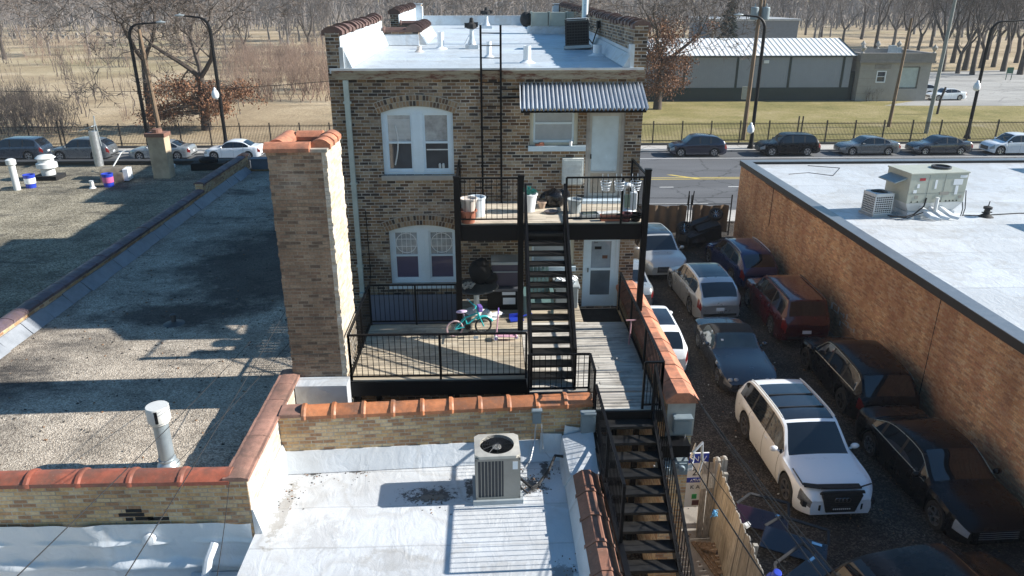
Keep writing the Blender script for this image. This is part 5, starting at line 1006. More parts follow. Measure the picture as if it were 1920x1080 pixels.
    for s in (-1,1):
        f=MB(); f.sphere((X(tm)-.04,s*(W/2+.09),zm+.10),(.07,.12,.08),10,7); f.beam((X(tm)-.03,s*W/2*.93,zm+.03),(X(tm)-.03,s*(W/2+.05),zm+.08),.05,.03); obj(f,'mirror',paint if not roof or kind=='roadster' else paint,t_,1.0)
        for tt in ((K['pil'][0]-.03,K['pil'][1]-.03) if len(K['pil'])>1 else (.62,)):
            z=interp(K['belt'],tt)*H-.09; f=MB().box(X(tt)-.1,X(tt)+.08,s*W/2*.985-.012,s*W/2*.985+.022,z-.014,z+.014); obj(f,'door_handle',paint,t_,0)
        if rails:
            pts=[(X(t),s*(section(t)[10][0]-.03),section(t)[10][1]+.05) for t in [c1+.03+(c2-.05-c1)*k/8 for k in range(9)]]; f=MB().tube(pts,.02,6); obj(f,'roof_rail',rails if rails is not True else M_steel,t_)
        f=MB()  # door gap lines
        for tt in list(K['pil'])[:2]+[c0+.035]:
            S=section(tt); 
            for a,b_ in zip(S[3:7],S[4:8]): f.beam((X(tt),s*(a[0]+.0015),a[1]),(X(tt),s*(b_[0]+.0015),b_[1]),.008,.004,up=(0,1,0))
        obj(f,'door_gap',M_ctrim,t_,0)
        if trim_:
            ks=[K['win'][0]+(K['win'][1]-K['win'][0])*k/14 for k in range(15)]; f=MB().tube([(X(t),s*(section(t)[8][0]+.012),section(t)[8][1]-.012) for t in ks],.013,5); f.tube([(X(t),s*(section(t)[9][0]+.014),section(t)[9][1]+.012) for t in ks],.010,5); obj(f,'window_trim',trim_,t_)
    for ax in (axf,axr):
        for s in (-1,1):
            M=Matrix.Rotation(-s*PI/2,3,'X'); c=(X(ax),s*(W/2-.13),wr); wd=.115
            f=MB(); f.lathe([(wr*.64,-wd),(wr*.93,-wd),(wr,-wd*.6),(wr,wd*.6),(wr*.93,wd),(wr*.66,wd),(wr*.64,wd*.7)],c,26,0,M,cap=False); ty=None
            g=MB(); g.lathe([(wr*.66,wd*.85),(wr*.60,wd*.9),(wr*.57,wd*.2),(.01,wd*.15)],c,22,1,M,cap=False); g.lathe([(wr*.16,wd*.2),(wr*.14,wd*.75),(.01,wd*.8)],c,10,0,M,cap=False)
            g.lathe([(wr*.67,wd*.8),(wr*.66,wd*1.0),(wr*.58,wd*.98),(wr*.57,wd*.5)],c,22,0,M,cap=False)
            for k in range(5):
                a=2*PI*k/5+.3; 
                for da in (-.14,.14):
                    p0=Vector(c)+M@Vector((wr*.12*math.cos(a),wr*.12*math.sin(a),wd*.72)); p1=Vector(c)+M@Vector((wr*.6*math.cos(a+da),wr*.6*math.sin(a+da),wd*.88)); g.beam(p0,p1,wr*.11,.025,0,up=(0,1,0))
            o=obj(g,'wheel',[rim or M_rim,M_rimd],t_,.7); obj(f,'tyre',M_rubber,o)
    return t_,section,X
def paint(name,col,rough=.28,metal=.35): return plain('paint_'+name,col,rough,metal,.05,2.,coat=.9)
PW=plain('paint_white',(.76,.79,.82),.3,0.,.03,2.,coat=.8); PSIL=paint('silver',(.50,.51,.52),.3,.6); PGREY=paint('grey',(.13,.14,.15)); PBLK=plain('paint_black',(.005,.005,.007),.28,0.,.1,2.,coat=.16,spec=.18); PNAVY=paint('navy',(.010,.014,.038),.2,.2)
PBLUE=paint('blue',(.012,.022,.10),.2,.3); PRED=paint('dark_red',(.07,.005,.009),.25,.2); PSLATE=paint('slate',(.055,.060,.072),.25,.5); PBEIGE=paint('pale_silver',(.50,.50,.48),.3,.4); PTEAL=paint('bluegrey',(.035,.055,.085)); PLGREY=paint('light_grey',(.30,.32,.33))
def badge_rings(t,x,z,r=.055):
    f=MB()
    for k in range(4): f.tube([(x,(k-1.5)*r*1.45+r*math.cos(a*PI/10),z+r*math.sin(a*PI/10)) for a in range(21)],.009,5)
    obj(f,'badge',M_chrome,t)
S=-PI/2; N=PI/2
# white SUV in the foreground with dark sunroof and big black grille
t,sec,X=car('white SUV with black grille and long dark glass roof facing the camera','suv',PW,5.05,1.98,1.74,(8.32,16.98,0),S+R(1.5),'SUV',wr=.40,rim=plain('grey_rim',(.20,.20,.21),.4,.7),lights=plain('dark_lamp',(.10,.105,.115),.1,var=.6,scale=18,coat=.8),sunroof=(.425,.80),rails=M_lightgrey,drop=('grille',),plate=False)
xf=X(0)
f=MB(); f.ext([(xf+.02,-.46,.93),(xf+.02,.46,.93),(xf+.03,.50,.86),(xf+.035,.36,.40),(xf+.035,-.36,.40),(xf+.03,-.50,.86)],(-.08,0,0)); f.ext([(xf+.016,-.52,.96),(xf+.016,.52,.96),(xf+.0,.56,.90),(xf+.0,-.56,.90)],(-.03,0,.03)); obj(f,'grille',M_dark,t,0)
f=MB()
for k in range(9): f.box(xf+.036,xf+.042,-.40+.0,.40,.45+k*.05,.455+k*.05)
obj(f,'grille_bars',plain('gloss_black',(.02,.02,.022),.2),t,0); badge_rings(t,xf+.05,.76,.062)
f=MB(); f.box(xf+.04,xf+.05,-.27,.27,.44,.57); obj(f,'front_plate',M_dark,t,0)
f=MB()
for k in range(9): f.box(xf+.051,xf+.054,-.21+k*.05,-.178+k*.05,.49,.525)
obj(f,'plate_lettering',M_lightgrey,t,0)
f=MB()
for s in (-1,1): f.ext([(xf-.12,s*.50,.60),(xf-.24,s*.90,.63),(xf-.24,s*.90,.50),(xf-.12,s*.50,.44)],(.135,0,0))
obj(f,'air_intake',M_dark,t,0)
f=MB(); S1=sec(.034); f.beam((X(.055),-.86,1.0),(X(.038),-.5,.995),.15,.03); f.beam((X(.038),-.5,.995),(X(.034),.5,.99),.17,.03); f.beam((X(.03),.5,.98),(X(.05),.82,.99),.03,.02); f.beam((X(.055),-.87,1.0),(X(.17),-.9,1.07),.03,.015); obj(f,'bonnet_gap',M_dark,t,0)
f=MB()
for tt in (.53,.665): f.beam((X(tt),-.62,sec(tt)[12][1]-.004),(X(tt),.62,sec(tt)[12][1]-.004),.035,.05)
obj(f,'roof_crossbar',M_ctrim,t,0)
f=MB(); f.box(X(.335)-.03,X(.335)+.03,.52,.58,1.29,1.30); obj(f,'sticker',M_lightgrey,t,0)
# grey convertible with black soft top
t,sec,X=car('dark grey convertible with black fabric roof facing the camera','roadster',PSLATE,4.76,1.83,1.30,(8.38,22.9,0),S-R(2),'convertible',wr=.34,rim=M_rim,lights=plain('dark_lamp',(.10,.105,.115),.1),roof=plain('black_canvas',(.018,.018,.019),.9,var=.2,scale=20),tint=glass('greenish_glass',(.05,.075,.085),.05))
obj(MB().box(X(.455)-.04,X(.455)+.04,-.52,-.44,1.06,1.10),'sticker',M_white,t,0)
f=MB()
for s in (-1,1):
    for y in (.5,.68): f.sphere((X(.035),s*y,.60),(.07,.09,.075),10,7)
obj(f,'round_headlight',M_lamp,t,1.)
car('dark red SUV with roof rails seen from behind beside the brick wall','boxy',PRED,4.8,1.88,1.85,(11.5,26.5,0),N-R(1),'SUV',wr=.38,rails=M_ctrim,tint=glass('red_car_glass',(.012,.011,.014),.05))
car('silver SUV with glass roof seen from behind in the second row','hatch',PSIL,4.6,1.86,1.68,(8.85,28.7,0),N+R(3),'SUV',wr=.37,sunroof=(.45,.78),rear_dark=True)
car('pale silver SUV facing the camera parked nearest the tarp fence','suv',PBEIGE,4.75,1.96,1.66,(7.85,33.5,0),S+R(4),'SUV',wr=.39,sunroof=(.43,.78))
car('deep blue SUV seen from behind below the overturned wheels','hatch',PBLUE,4.65,1.84,1.70,(11.5,32.0,0),N+R(5),'SUV',wr=.37,rails=True)
car('black SUV seen from behind against the foot of the brick wall','suv',PBLK,4.85,1.98,1.70,(11.75,21.0,0),N-R(1),'SUV',trim_=plain('pale_trim',(.50,.46,.36),.3,.5),wr=.40,rim=M_rimd)
car('long black sedan facing the camera deep in shade by the brick wall','sedan',PBLK,5.05,1.92,1.48,(11.5,15.9,0),S+R(2),'sedan',trim_=plain('pale_trim',(.50,.46,.36),.3,.5),wr=.36,rim=M_rim)
car('white crossover mostly hidden behind the bright clay coped wall','hatch',PW,4.55,1.83,1.64,(5.66,24.2,0),N+R(2),'SUV',wr=.36,sunroof=(.5,.78))
car('grey sedan half hidden behind the balcony post and clay coping','sedan',PLGREY,4.8,1.83,1.45,(5.75,30.0,0),N,'sedan',wr=.34)
car('dark hatchback stripped of its front at the bottom of the lot','hatch',PBLK,4.2,1.76,1.42,(9.1,11.5,0),R(8),'car',wr=.33,plate=False)
# far side of the street
ST=[('dark navy SUV parked behind the fence panel nearest the house','hatch',PNAVY,4.55,1.84,1.68,16.85,'SUV',.36,None),('black SUV parked behind the white street globe','suv',PBLK,4.9,1.92,1.74,24.35,'SUV',.38,None),('grey sedan parked between the black SUV and the darker sedan','sedan',PGREY,4.88,1.82,1.45,31.0,'sedan',.34,None),('dark slate sedan parked second from the right picture edge','sedan',PSLATE,4.85,1.82,1.46,37.0,'sedan',.33,None),('white SUV parked cut off by the right picture edge','hatch',PW,4.66,1.85,1.66,43.1,'SUV',.37,None),
('dark blue SUV parked at the left edge with red tail light','suv',PTEAL,4.95,1.93,1.75,-37.6,'SUV',.38,None),('charcoal SUV parked behind the round metal flue','hatch',PGREY,4.65,1.85,1.70,-32.3,'SUV',.37,None),('silver blue sedan parked behind the rendered roof chimney','sedan',PLGREY,4.85,1.84,1.46,-26.1,'sedan',.33,None),('white hatchback parked behind the purple tiled parapet end','sedan',PW,4.45,1.78,1.46,-20.4,'car',.33,None)]
for lb,kd,pt,L,W,H,x,ct_,wr,_ in ST: car(lb,kd,pt,L,W,H,(x,59.85+rnd.uniform(-.1,.1),.01),PI+R(rnd.uniform(-1,1)),ct_,'cars parked along the far kerb',wr=wr)
car('white sedan parked in front on the park drive','sedan',PW,4.7,1.8,1.44,(57.3,93.6,.012),PI+R(4),'sedan','cars on the park drive',wr=.33); car('white hatchback parked behind the white sedan on the park drive','hatch',PW,4.4,1.8,1.55,(56.3,98.2,.012),PI-R(15),'car','cars on the park drive',wr=.33)
# wrecked axle with upturned wheels on the blue SUV's far side
wk=thing('wrecked_axle','overturned car axle with two wheels in the air by the tarp fence','car parts',(10.6,35.9,0))
for c,tl in (((-.75,0,1.05),(R(60),R(20),0)),((.95,.4,1.65),(R(35),R(-20),R(10)))):
    M=Euler(tl).to_matrix(); f=MB(); w0=.36; f.lathe([(w0*.64,-.11),(w0*.93,-.11),(w0,-.06),(w0,.06),(w0*.93,.11),(w0*.64,.11)],c,22,0,M,cap=False); ty=f
    g=MB(); g.lathe([(w0*.66,.07),(w0*.55,-.02),(.02,-.02)],c,18,1,M,cap=False)
    for k in range(10): a=2*PI*k/10; g.beam(Vector(c)+M@Vector((.03*math.cos(a),.03*math.sin(a),.05)),Vector(c)+M@Vector((w0*.64*math.cos(a),w0*.64*math.sin(a),.08)),.03,.02)
    o=obj(g,'wheel',[M_rim,M_rimd],wk,.7); obj(f,'tyre',M_rubber,o)
f=MB(); f.tube([(-.75,0,1.05),(0,.2,1.2),(.95,.4,1.6)],.07,7); f.obb((.1,.3,.7),(1.9,1.3,.7),(R(8),R(-10),.3)); f.obb((.4,.2,1.15),(1.1,.9,.3),(R(20),R(-14),.2)); f.sphere((-.3,.1,.5),(.8,.7,.5),9,6); f.v=[(x+rnd.uniform(-.05,.05),y+rnd.uniform(-.05,.05),max(0,z+rnd.uniform(-.05,.05))) for x,y,z in f.v]; obj(f,'underside',M_ctrim,wk,.4)
# tarp fence at the end of the lot
tf=thing('tarp_fence','chain link gate covered with a brown tarp at the far end of the lot','fence',(8.5,37.9,0),world=True)
f=MB()
def tarp(x0,x1): f.grid(lambda u,v:(x0+(x1-x0)*u,37.88+.05*math.sin(u*23)+.03*math.sin(v*7+u*5),.25+1.45*v+.03*math.sin(u*PI*3)*v),40,6)
tarp(4.2,8.2); tarp(8.3,10.45); tarp(10.75,12.7); obj(f,'tarp',plain('brown_tarp',(.17,.115,.07),.85,var=.3,scale=2),tf,1.)
f=MB()
for x in (4.1,8.25,10.55,10.7,12.85): f.tube([(x,37.95,0),(x,37.95,2.25)],.035,7)
for z in (.2,1.75): f.tube([(4.1,37.95,z),(12.85,37.95,z)],.022,6)
for x in (10.5,10.75): f.tube([(x,37.95,1.7),(x,37.8,2.5)],.03,6)
f.tube([(4.1,37.95,2.1),(12.85,37.95,2.1)],.008,4); obj(f,'frame',M_black,tf)
# wooden fence, sign and planks in the narrow alley
wf=thing('wooden_fence','leaning weathered board fence with dog eared tops beside the alley','fence',(5.4,12.5,0),world=True)
y=14.35; k=0
fx=lambda y:5.15+(14.3-y)*-.05
f=MB()
while y>6.5:
    x=fx(y)+rnd.uniform(-.015,.015); h=1.85+rnd.uniform(-.05,.05)+(.12 if k<1 else 0); le=.10
    f.ext([(x+le*0,y,0.02),(x,y-.14,0.02),(x+le,y-.14,h-.04),(x+le,y-.10,h),(x+le,y-.04,h),(x+le,y,h-.04)],(.022,0,0)); y-=.15; k+=1
obj(f,'fence_boards',M_fence,wf,0)
f=MB()
for z in (.4,1.4): f.beam((fx(14.3)+.09+z*.03,14.3,z),(fx(6.5)+.09+z*.03,6.5,z),.04,.09)
for yy in (14.2,11.8,9.4): f.beam((fx(yy)+.17,yy,0),(fx(yy)+.24,yy,1.75),.09,.09)
obj(f,'fence_rail',M_fence,wf,0)
f=MB()
for x,yy,h in ((5.25,14.5,1.93),(5.43,14.55,1.92)): f.box(x-.07,x+.07,yy-.07,yy+.07,0,h); f.sphere((x,yy,h),(.07,.07,.06),8,5)
one(f,'gate_post',M_fence,'pair of round topped grey posts at the far end of the wooden fence','post',smooth=.6)
sg=thing('store_sign','blue and white lettered shop sign leaning behind wooden planks','sign',(4.72,14.75,.38),R(2))
f=MB(); f.box(-.42,.42,0,.03,0,1.55); obj(f,'board',M_white,sg,0)
f=MB()
for z0,z1 in ((1.28,1.53),(.72,.86)): f.box(-.42,.42,-.004,-.0005,z0,z1)
obj(f,'blue_band',plain('sign_blue',(.02,.045,.36),.5),sg,0)
f=MB(); f.box(.1,.22,-.004,-.0005,.24,.38); obj(f,'green_mark',plain('sign_green',(.02,.28,.08),.5),sg,0)
def lettering(s,size,x,z,m): o=obj(moved(text_mesh(s,size),Matrix.Translation((x,-.007,z))@Matrix.Rotation(PI/2,4,'X')),'lettering',m,sg,0)
lettering('N V',.20,.20,1.33,M_white); lettering('27',.24,.17,.93,M_dark); lettering('ATIVE F',.10,.19,.75,M_white); lettering('K AV',.15,.20,.54,M_dark)
f=MB(); f.box(-.36,-.2,-.004,-.001,.04,.12); f.box(-.3,-.18,-.006,-.0045,.02,.08); f.box(.12,.3,-.004,-.001,.05,.2); obj(f,'print_mark',plain('maroon_pot',(.10,.035,.04),.5),sg,0)
for i,(x0,x1,w_) in enumerate(((4.98,4.88,.14),(5.16,5.03,.13))):
    f=MB(); f.beam((x1,14.1,0.02),(x0,14.5,1.86-.02*i),w_,.035,up=(0,1,0)); one(f,'plank',M_fence,('tall plank leaning on the sign, nearest the brick pillar','tall plank leaning on the sign, nearest the fence posts')[i],'plank','planks leaning on the sign',smooth=0)
f=MB()
for k in range(5): f.beam((4.7+.1*k,13.9-.05*k,.05+.03*k),(5.0+.04*k,12.6+.2*k,.05+.03*k),.12,.03)
f.beam((4.8,13.6,.16),(5.1,13.4,.18),.16,.06); one(f,'lumber_scrap',M_pole,'dark lumber scraps lying on the alley concrete','lumber',smooth=0)
f=MB(); f.lathe([(.09,0),(.09,1.25),(.07,1.27)],(5.62,11.9,.1),14,M=Euler((R(18),R(2),0)).to_matrix()); f.lathe([(.1,.9),(.16,1.0),(.1,1.1)],(5.62,11.9,.1),10,M=Euler((R(18),R(2),0)).to_matrix()); one(f,'blue_tube',M_blueplastic,'bright blue tube standing behind the wooden fence','tube')
for i,(c,sz,ro,col) in enumerate((((6.5,14.55,.32),(1.3,.9,.06),(R(25),R(6),R(-18)),(.03,.006,.010)),((6.95,13.6,.34),(1.5,.9,.06),(R(28),R(8),R(-20)),(.016,.018,.03)),((6.6,12.5,.4),(1.3,.8,.07),(R(14),R(-10),R(30)),(.02,.02,.024)))):
    dp=thing('car_door',('loose maroon car door lying by the end of the wooden fence','loose dark grey car door lying in front of the white SUV','loose black car door on the scrap heap at the bottom')[i],'car door',c,0,'loose car doors on the ground'); dp.rotation_euler=ro
    f=MB(); a,b_,h=sz[0]/2,sz[1]/2,sz[2]/2; f.ext([(-a,-b_,-h),(a,-b_,-h),(a,b_*.2,-h),(-a*.9,b_*.2,-h)],(0,0,2*h)); obj(f,'panel',paint('scrap%d'%i,col,.25,.3),dp,0,.02)
    f=MB(); f.beam((-a*.9,b_*.2,0),(-a*.45,b_,0),.06,.05); f.beam((-a*.45,b_,0),(a*.95,b_,0),.06,.05); f.beam((a*.95,b_,0),(a,b_*.2,0),.06,.05); obj(f,'window_frame',M_ctrim,dp,0)
    f=MB().box(a*.5,a*.8,-.02,.04,h,h+.03); obj(f,'door_handle',M_chrome,dp,0)
for i,(x,y,s) in enumerate(((6.2,11.6,.5),(7.2,11.9,.45),(6.7,10.9,.5),(7.3,10.6,.4))):
    f=MB(); f.sphere((x,y,s*.4),(s,s*.8,s*.45),10,6)
    for k in range(7): f.obb((x+rnd.uniform(-s,s)*.8,y+rnd.uniform(-s,s)*.6,s*.5+rnd.uniform(0,.2)),(rnd.uniform(.1,.5),rnd.uniform(.05,.3),rnd.uniform(.03,.12)),(rnd.uniform(-.7,.7),rnd.uniform(-.7,.7),rnd.uniform(0,3)))
    f.v=[(a+rnd.uniform(-.05,.05),b_+rnd.uniform(-.05,.05),max(0,c+rnd.uniform(-.05,.05))) for a,b_,c in f.v]
    one(f,'scrap_heap',(M_ctrim,PSLATE,M_rubber,PNAVY)[i],('dark scrap behind the blue tube','dark blue grey scrap left of the stripped hatchback','black rubber scrap at the bottom beside the fence','navy scrap at the bottom left of the black sedan')[i],'scrap','scrap heaps at the bottom of the lot',smooth=0)
for i,(u,v,z,s,col) in enumerate(((1487,935,.02,.16,(.30,.22,.10)),(1400,988,.6,.14,(.6,.6,.6)),(1625,952,.02,.15,(.3,.3,.32)))):
    a=P(u,v,z=z); f=MB().obb((a.x,a.y,z+.05),(s,s*.8,.09),.5); f.v=[(x+rnd.uniform(-.02,.02),y+rnd.uniform(-.02,.02),q) for x,y,q in f.v]; one(f,'debris',plain('debris%d'%i,col,.7),('crumpled tan carton on the lot left of the white SUV','small white box on top of the wooden fence scrap','grey crumpled piece beside the white SUV bumper')[i],'debris',smooth=0)

# loose stones, leaves and litter nobody could count
f=MB(); rg=random.Random(31)
for k in range(2400):
    x=rg.uniform(4.2,13.0); y=rg.uniform(8,37.5); s_=rg.choice((.015,.02,.025,.03,.045))*rg.uniform(.6,1.3); M=Euler((rg.uniform(-.5,.5),rg.uniform(-.5,.5),rg.uniform(0,6))).to_matrix(); m=rg.choice((0,1,1,1,2,2)) if k%19 else 3
    f.obb((x,y,.012+s_*.15),(s_,s_*rg.uniform(.5,1),s_*.4),M,m)
tag(obj(f,'lot_litter',[plain('stone_chip',(.20,.18,.155),.9),plain('dark_chip',(.05,.045,.04),.9),plain('dead_leaf',(.22,.12,.06),.9),plain('pale_litter',(.55,.54,.5),.8)],smooth=0),'loose stones, dead leaves and litter strewn over the dark lot','litter',kind='stuff')
f=MB()
for k in range(900):
    x=rg.uniform(-12,-4.5); y=rg.uniform(10.8,36); s_=rg.uniform(.02,.06); f.obb((x,y,3.905),(s_,s_*.7,s_*.4),(rg.uniform(-.5,.5),rg.uniform(-.5,.5),rg.uniform(0,6)),rg.choice((0,1,1,2)))
for k in range(260):
    a,b_=rg.choice(((-3.75,11.2),(-3.4,12.0),(.8,11.6),(1.15,11.9),(-1.15,11.2),(1.3,9.3),(-2.6,12.0))); x=a+rg.gauss(0,.16); y=b_+rg.gauss(0,.22)
    if y<12.2 and -4<x<1.4: s_=rg.uniform(.008,.035); f.obb((x,y,3.504),(s_,s_*.6,s_*.3),(0,0,rg.uniform(0,6)),rg.choice((1,1,2)))
tag(obj(f,'roof_litter',[plain('stone_chip',(.20,.18,.155),.9),plain('dark_chip',(.05,.045,.04),.9),plain('dead_leaf',(.22,.12,.06),.9)],smooth=0),'loose chips and leaves scattered on the flat roofs','litter',kind='stuff')
# ---------------------------------------------------------------- street furniture
def iron_fence(label,x0,x1,y,gates=()):
    t=thing('iron_fence',label,'fence',((x0+x1)/2,y,0),world=True); n=round((x1-x0)/2.5); st=(x1-x0)/n
    f=MB().box(x0,x1,y-.12,y+.12,.0,.32); obj(f,'base_wall',plain('fence_base',(.09,.085,.08),.9),t,0)
    for i in range(n+1):
        x=x0+i*st; tall=2.2+(.35 if i in gates else 0); f=MB().box(x-.045,x+.045,y-.045,y+.045,.32,tall)
        if i in gates: f.box(x+.3,x+.39,y-.045,y+.045,.32,tall)
        obj(f,'post',M_rustb,t,0)
    for i in range(n):
        f=MB(); a=x0+i*st+.05; e=x0+(i+1)*st-.05
        for z in (.5,1.9): f.box(a,e,y-.02,y+.02,z,z+.05)
        x=a+.06
        while x<e: f.box(x-.011,x+.011,y-.011,y+.011,.36,2.06); x+=.125
        obj(f,'picket_panel',M_rustb,t,0)
M_rustb=plain('rusty_black_iron',(.030,.022,.018),.7,var=.5)
iron_fence('long black iron picket fence along the street right of the house',11.5,66.5,63.4,(0,6)); iron_fence('long black iron picket fence along the street left of the house',-66,-8.5,63.4,(12,))
def lamp(label,x,y,h,arm,ball=False):
    t=thing('street_lamp',label,'street lamp',(x,y,.14),0,'curved street lamps')
    f=MB(); f.lathe([(.3,0),(.3,.1),(.2,.3),(.17,.9),(.15,1.2)],(0,0,0),12); s=1 if arm>0 else -1; L=abs(arm)
    pts=[(0,0,1.0),(0,0,h*.5),(0,0,h-1.1)]+[(s*.9*(1-math.cos(a)),0,h-1.1+.95*math.sin(a)) for a in [i/7*PI/2 for i in range(1,8)]]+[(s*L,0,h-.05)]
    k=len(pts); f.tube(pts,[.15-.085*i/(k-1) for i in range(k)],9); obj(f,'pole',M_black,t)
    f=MB(); f.sphere((s*(L+.3),0,h-.02),(.42,.16,.09),10,6); f.box(s*(L+.3)-.05,s*(L+.3)+.05,-.05,.05,h+.05,h+.16); obj(f,'lamp_head',M_zinc,t)
    if ball:
        f=MB(); f.lathe([(.12,0),(.26,.12),(.3,.35),(.22,.62),(.1,.72),(.14,.75),(.04,.9)],(-.25,-.2,ball),12); f.tube([(0,0,ball),(-.25,-.2,ball)],.04,6); obj(f,'globe',M_white,t)
    return t
a=P(1432,296,z=0); lamp('black curved street lamp with a white globe low on its pole',a.x,61.7,10.6,-1.9,1.3)
a=P(1812,262,z=0); lamp('black curved street lamp nearest the right picture edge',a.x,a.y,P(1850,40,y=a.y).z,3.0,4.2)
lamp('black curved street lamp with pale globe halfway up, left of the house',-21.9,62.3,P(385,32,y=62.3).z,-1.9,4.2)
a=P(299,270,z=0); lamp('black curved street lamp standing behind the rendered roof chimney',-28.2,62.2,P(275,45,y=62).z,2.3)
def upole(label,u,v,top,m,r_=.16,lean=0.,trans=0,box=0):
    b_=P(u,v,z=0); t=thing('utility_pole',label,'utility pole',b_,0,'utility poles'); h=top
    f=MB(); f.tube([(0,0,0),(lean*.5,0,h*.5),(lean,0,h)],[r_,r_*.85,r_*.68],9); obj(f,'post',m,t)
    if trans:
        for s in (-1,1): f=MB(); f.lathe([(.3,0),(.34,.05),(.34,.95),(.28,1.02),(.05,1.04)],(lean*.8+s*.48,-.1,h*.74),12); f.tube([(lean*.8+s*.48,-.1,h*.74+1.0),(lean*.8+s*.48,-.1,h*.74+1.3)],.06,6); obj(f,'transformer',M_elbox,t)
        f=MB(); f.beam((lean-1.1,0,h-.8),(lean+1.1,0,h-.8),.12,.1); f.tube([(lean+.25,0,h*.74),(lean+.3,0,h+1.5)],.09,6); obj(f,'crossarm',m,t)
    if box: f=MB().box(-.62,-.22,-.3,-.1,box,box+1.1); obj(f,'meter_box',plain('tan_box',(.40,.37,.28),.6),t,0)
upole('wooden utility pole with two grey transformers in front of the metal shed',1393,262,13.8,M_pole,.2,.25,1,3.6)
upole('thin dark wooden utility pole in front of the stone gatehouse',1666,238,10.2,M_pole,.17,.3); upole('pale grey utility pole on the lawn near the park drive',1736,250,12.,M_polegrey,.2,.2)
upole('dark wooden utility pole right beside the left street lamp',306,278,9.6,M_pole,.2,-.3)
def wire(label,pts,r_=.012,sag=0.,name='overhead_wire',m=None):
    p,q=Vector(pts[0]),Vector(pts[1]); f=MB(); f.tube([p.lerp(q,i/16)-Vector((0,0,sag*4*(i/16)*(1-i/16))) for i in range(17)],r_,5); return one(f,name,m or M_rubber,label,'wire')
wire('thin overhead wire crossing the dry field behind the left lamps',[P(-80,168,y=62),P(640,150,y=63)],.022,.5)
for i,(u0,v0,u1,v1,y1) in enumerate(((1300,738,1566,1092,6.6),(1302,742,1580,1092,6.4),(1306,748,1548,1092,6.8))):
    wire(('upper strand of the cable bundle running over the parking lot','right strand of the cable bundle running over the parking lot','lower strand of the cable bundle running over the parking lot')[i],[P(u0,v0,y=12.5),P(u1,v1,y=y1)],.009,.05)
wire('single cable running from the meters over the white fence tops',[P(1285,848,y=12.4),P(1440,1092,y=7.)],.012,.03); wire('thin cable slanting past the meters toward the bottom fence',[P(1310,855,y=12.6),P(1490,1092,y=7.)],.007,.03)
a=P(1340,962,y=10.05); f=MB()
for k in range(12): d=Vector((rnd.uniform(-1,1),rnd.uniform(-1,1),rnd.uniform(-1,.6))).normalized(); f.tube([a,a+d*.06,a+d*.06+Vector((rnd.uniform(-.04,.04),0,rnd.uniform(-.06,.02)))],.007,4)
f.sphere(a,.045,8,6); one(f,'blue_tie',plain('light_blue_cord',(.12,.35,.55),.6),'light blue cord knotted round the cable above the alley','cord')
for i,(u0,v0,y0,u1,v1,y1) in enumerate(((548,560,15.6,228,1092,5.2),(470,640,16,20,1092,5.0),(430,905,10.28,405,1092,7.6),(545,640,14.5,330,870,11.2))): wire(('thin dark wire crossing the gravel roof toward the lower left','thin wire crossing the lower left silver roof','thin wire hanging down the brick corner below the tiles','thin wire stretched across the gravel roof by the vent pipe')[i],[P(u0,v0,y=y0),P(u1,v1,y=y1)],.006,.05)
# ---------------------------------------------------------------- park buildings
sd_=thing('metal_shed','long grey metal shed with a white ribbed roof and dark green base','shed',(31,96,0),world=True)
SX0,SX1,SY0,SY1=17.0,44.6,93.3,103.5
f=MB(); f.box(SX0,SX1,SY0,SY1,1.6,5.4); f.ext([(SX1-.005,SY0,5.4),(SX1-.005,SY1,5.4),(SX1-.005,(SY0+SY1)/2,7.0)],(-.3,0,0)); obj(f,'wall',plain('grey_cladding',(.27,.30,.36),.5,.2,var=.06),sd_,0)
f=MB(); x=SX0+.1
while x<SX1: f.box(x,x+.05,SY0-.03,SY0-.003,1.62,5.38); x+=.3
obj(f,'rib',plain('grey_cladding',(.27,.30,.36),.5),sd_,0)
obj(MB().box(SX0-.05,SX1+.05,SY0-.06,SY1+.06,0,1.598),'base',plain('dark_green',(.014,.028,.026),.6),sd_,0)
f=MB()
for u in (1282,1380,1478,1577): x=P(u,150,y=SY0).x; f.box(x-.13,x+.13,SY0-.08,SY0-.031,1.6,5.4)
f.box(SX0-.2,SX1+.3,SY0-.35,SY0-.2,5.22,5.42); f.beam((SX1+.25,SY0-.3,5.45),(SX1+.25,(SY0+SY1)/2,7.12),.14,.2); obj(f,'trim',plain('dark_green',(.014,.028,.026),.6),sd_,0)
f=MB(); ym=(SY0+SY1)/2
for ya,yb in ((SY0-.45,ym),(SY1+.45,ym)):
    f.q([(SX0-.3,ya,5.42),(SX1+.35,ya,5.42),(SX1+.35,yb,7.15),(SX0-.3,yb,7.15)]); f.q([(SX0-.3,ya,5.36),(SX1+.35,ya,5.36),(SX1+.35,yb,7.09),(SX0-.3,yb,7.09)])
x=SX0
while x<SX1+.3: f.beam((x,SY0-.44,5.45),(x,ym,7.18),.07,.06); x+=.62
obj(f,'roof',plain('white_ribbed_roof',(.76,.76,.75),.55,.0,var=.05),sd_,0)
f=MB().box(33.6,34.2,SY0-.25,SY0-.05,4.5,4.85); obj(f,'wall_light',M_white,sd_,0)
gh=thing('stone_gatehouse','small flat roofed stone gatehouse with urns on its parapet','building',(49.5,96,0),world=True)
GX0,GX1,GY0,GY1=45.4,54.2,92.6,101
M_stone=plain('grey_limestone',(.33,.31,.28),.9,var=.15,scale=1.5)
f=MB(); wall_open(f,GY0,GY0+.4,GX0,GX1,0,4.7,[(47.6,48.7,2.3,3.6),(50.2,52.9,1.5,4.1)]); f.box(GX0,GX0+.4,GY0+.4,GY1,0,4.7); f.box(GX1-.4,GX1,GY0+.4,GY1,0,4.7); f.box(GX0+.4,GX1-.4,GY1-.4,GY1,0,4.7); obj(f,'wall',M_stone,gh,0)
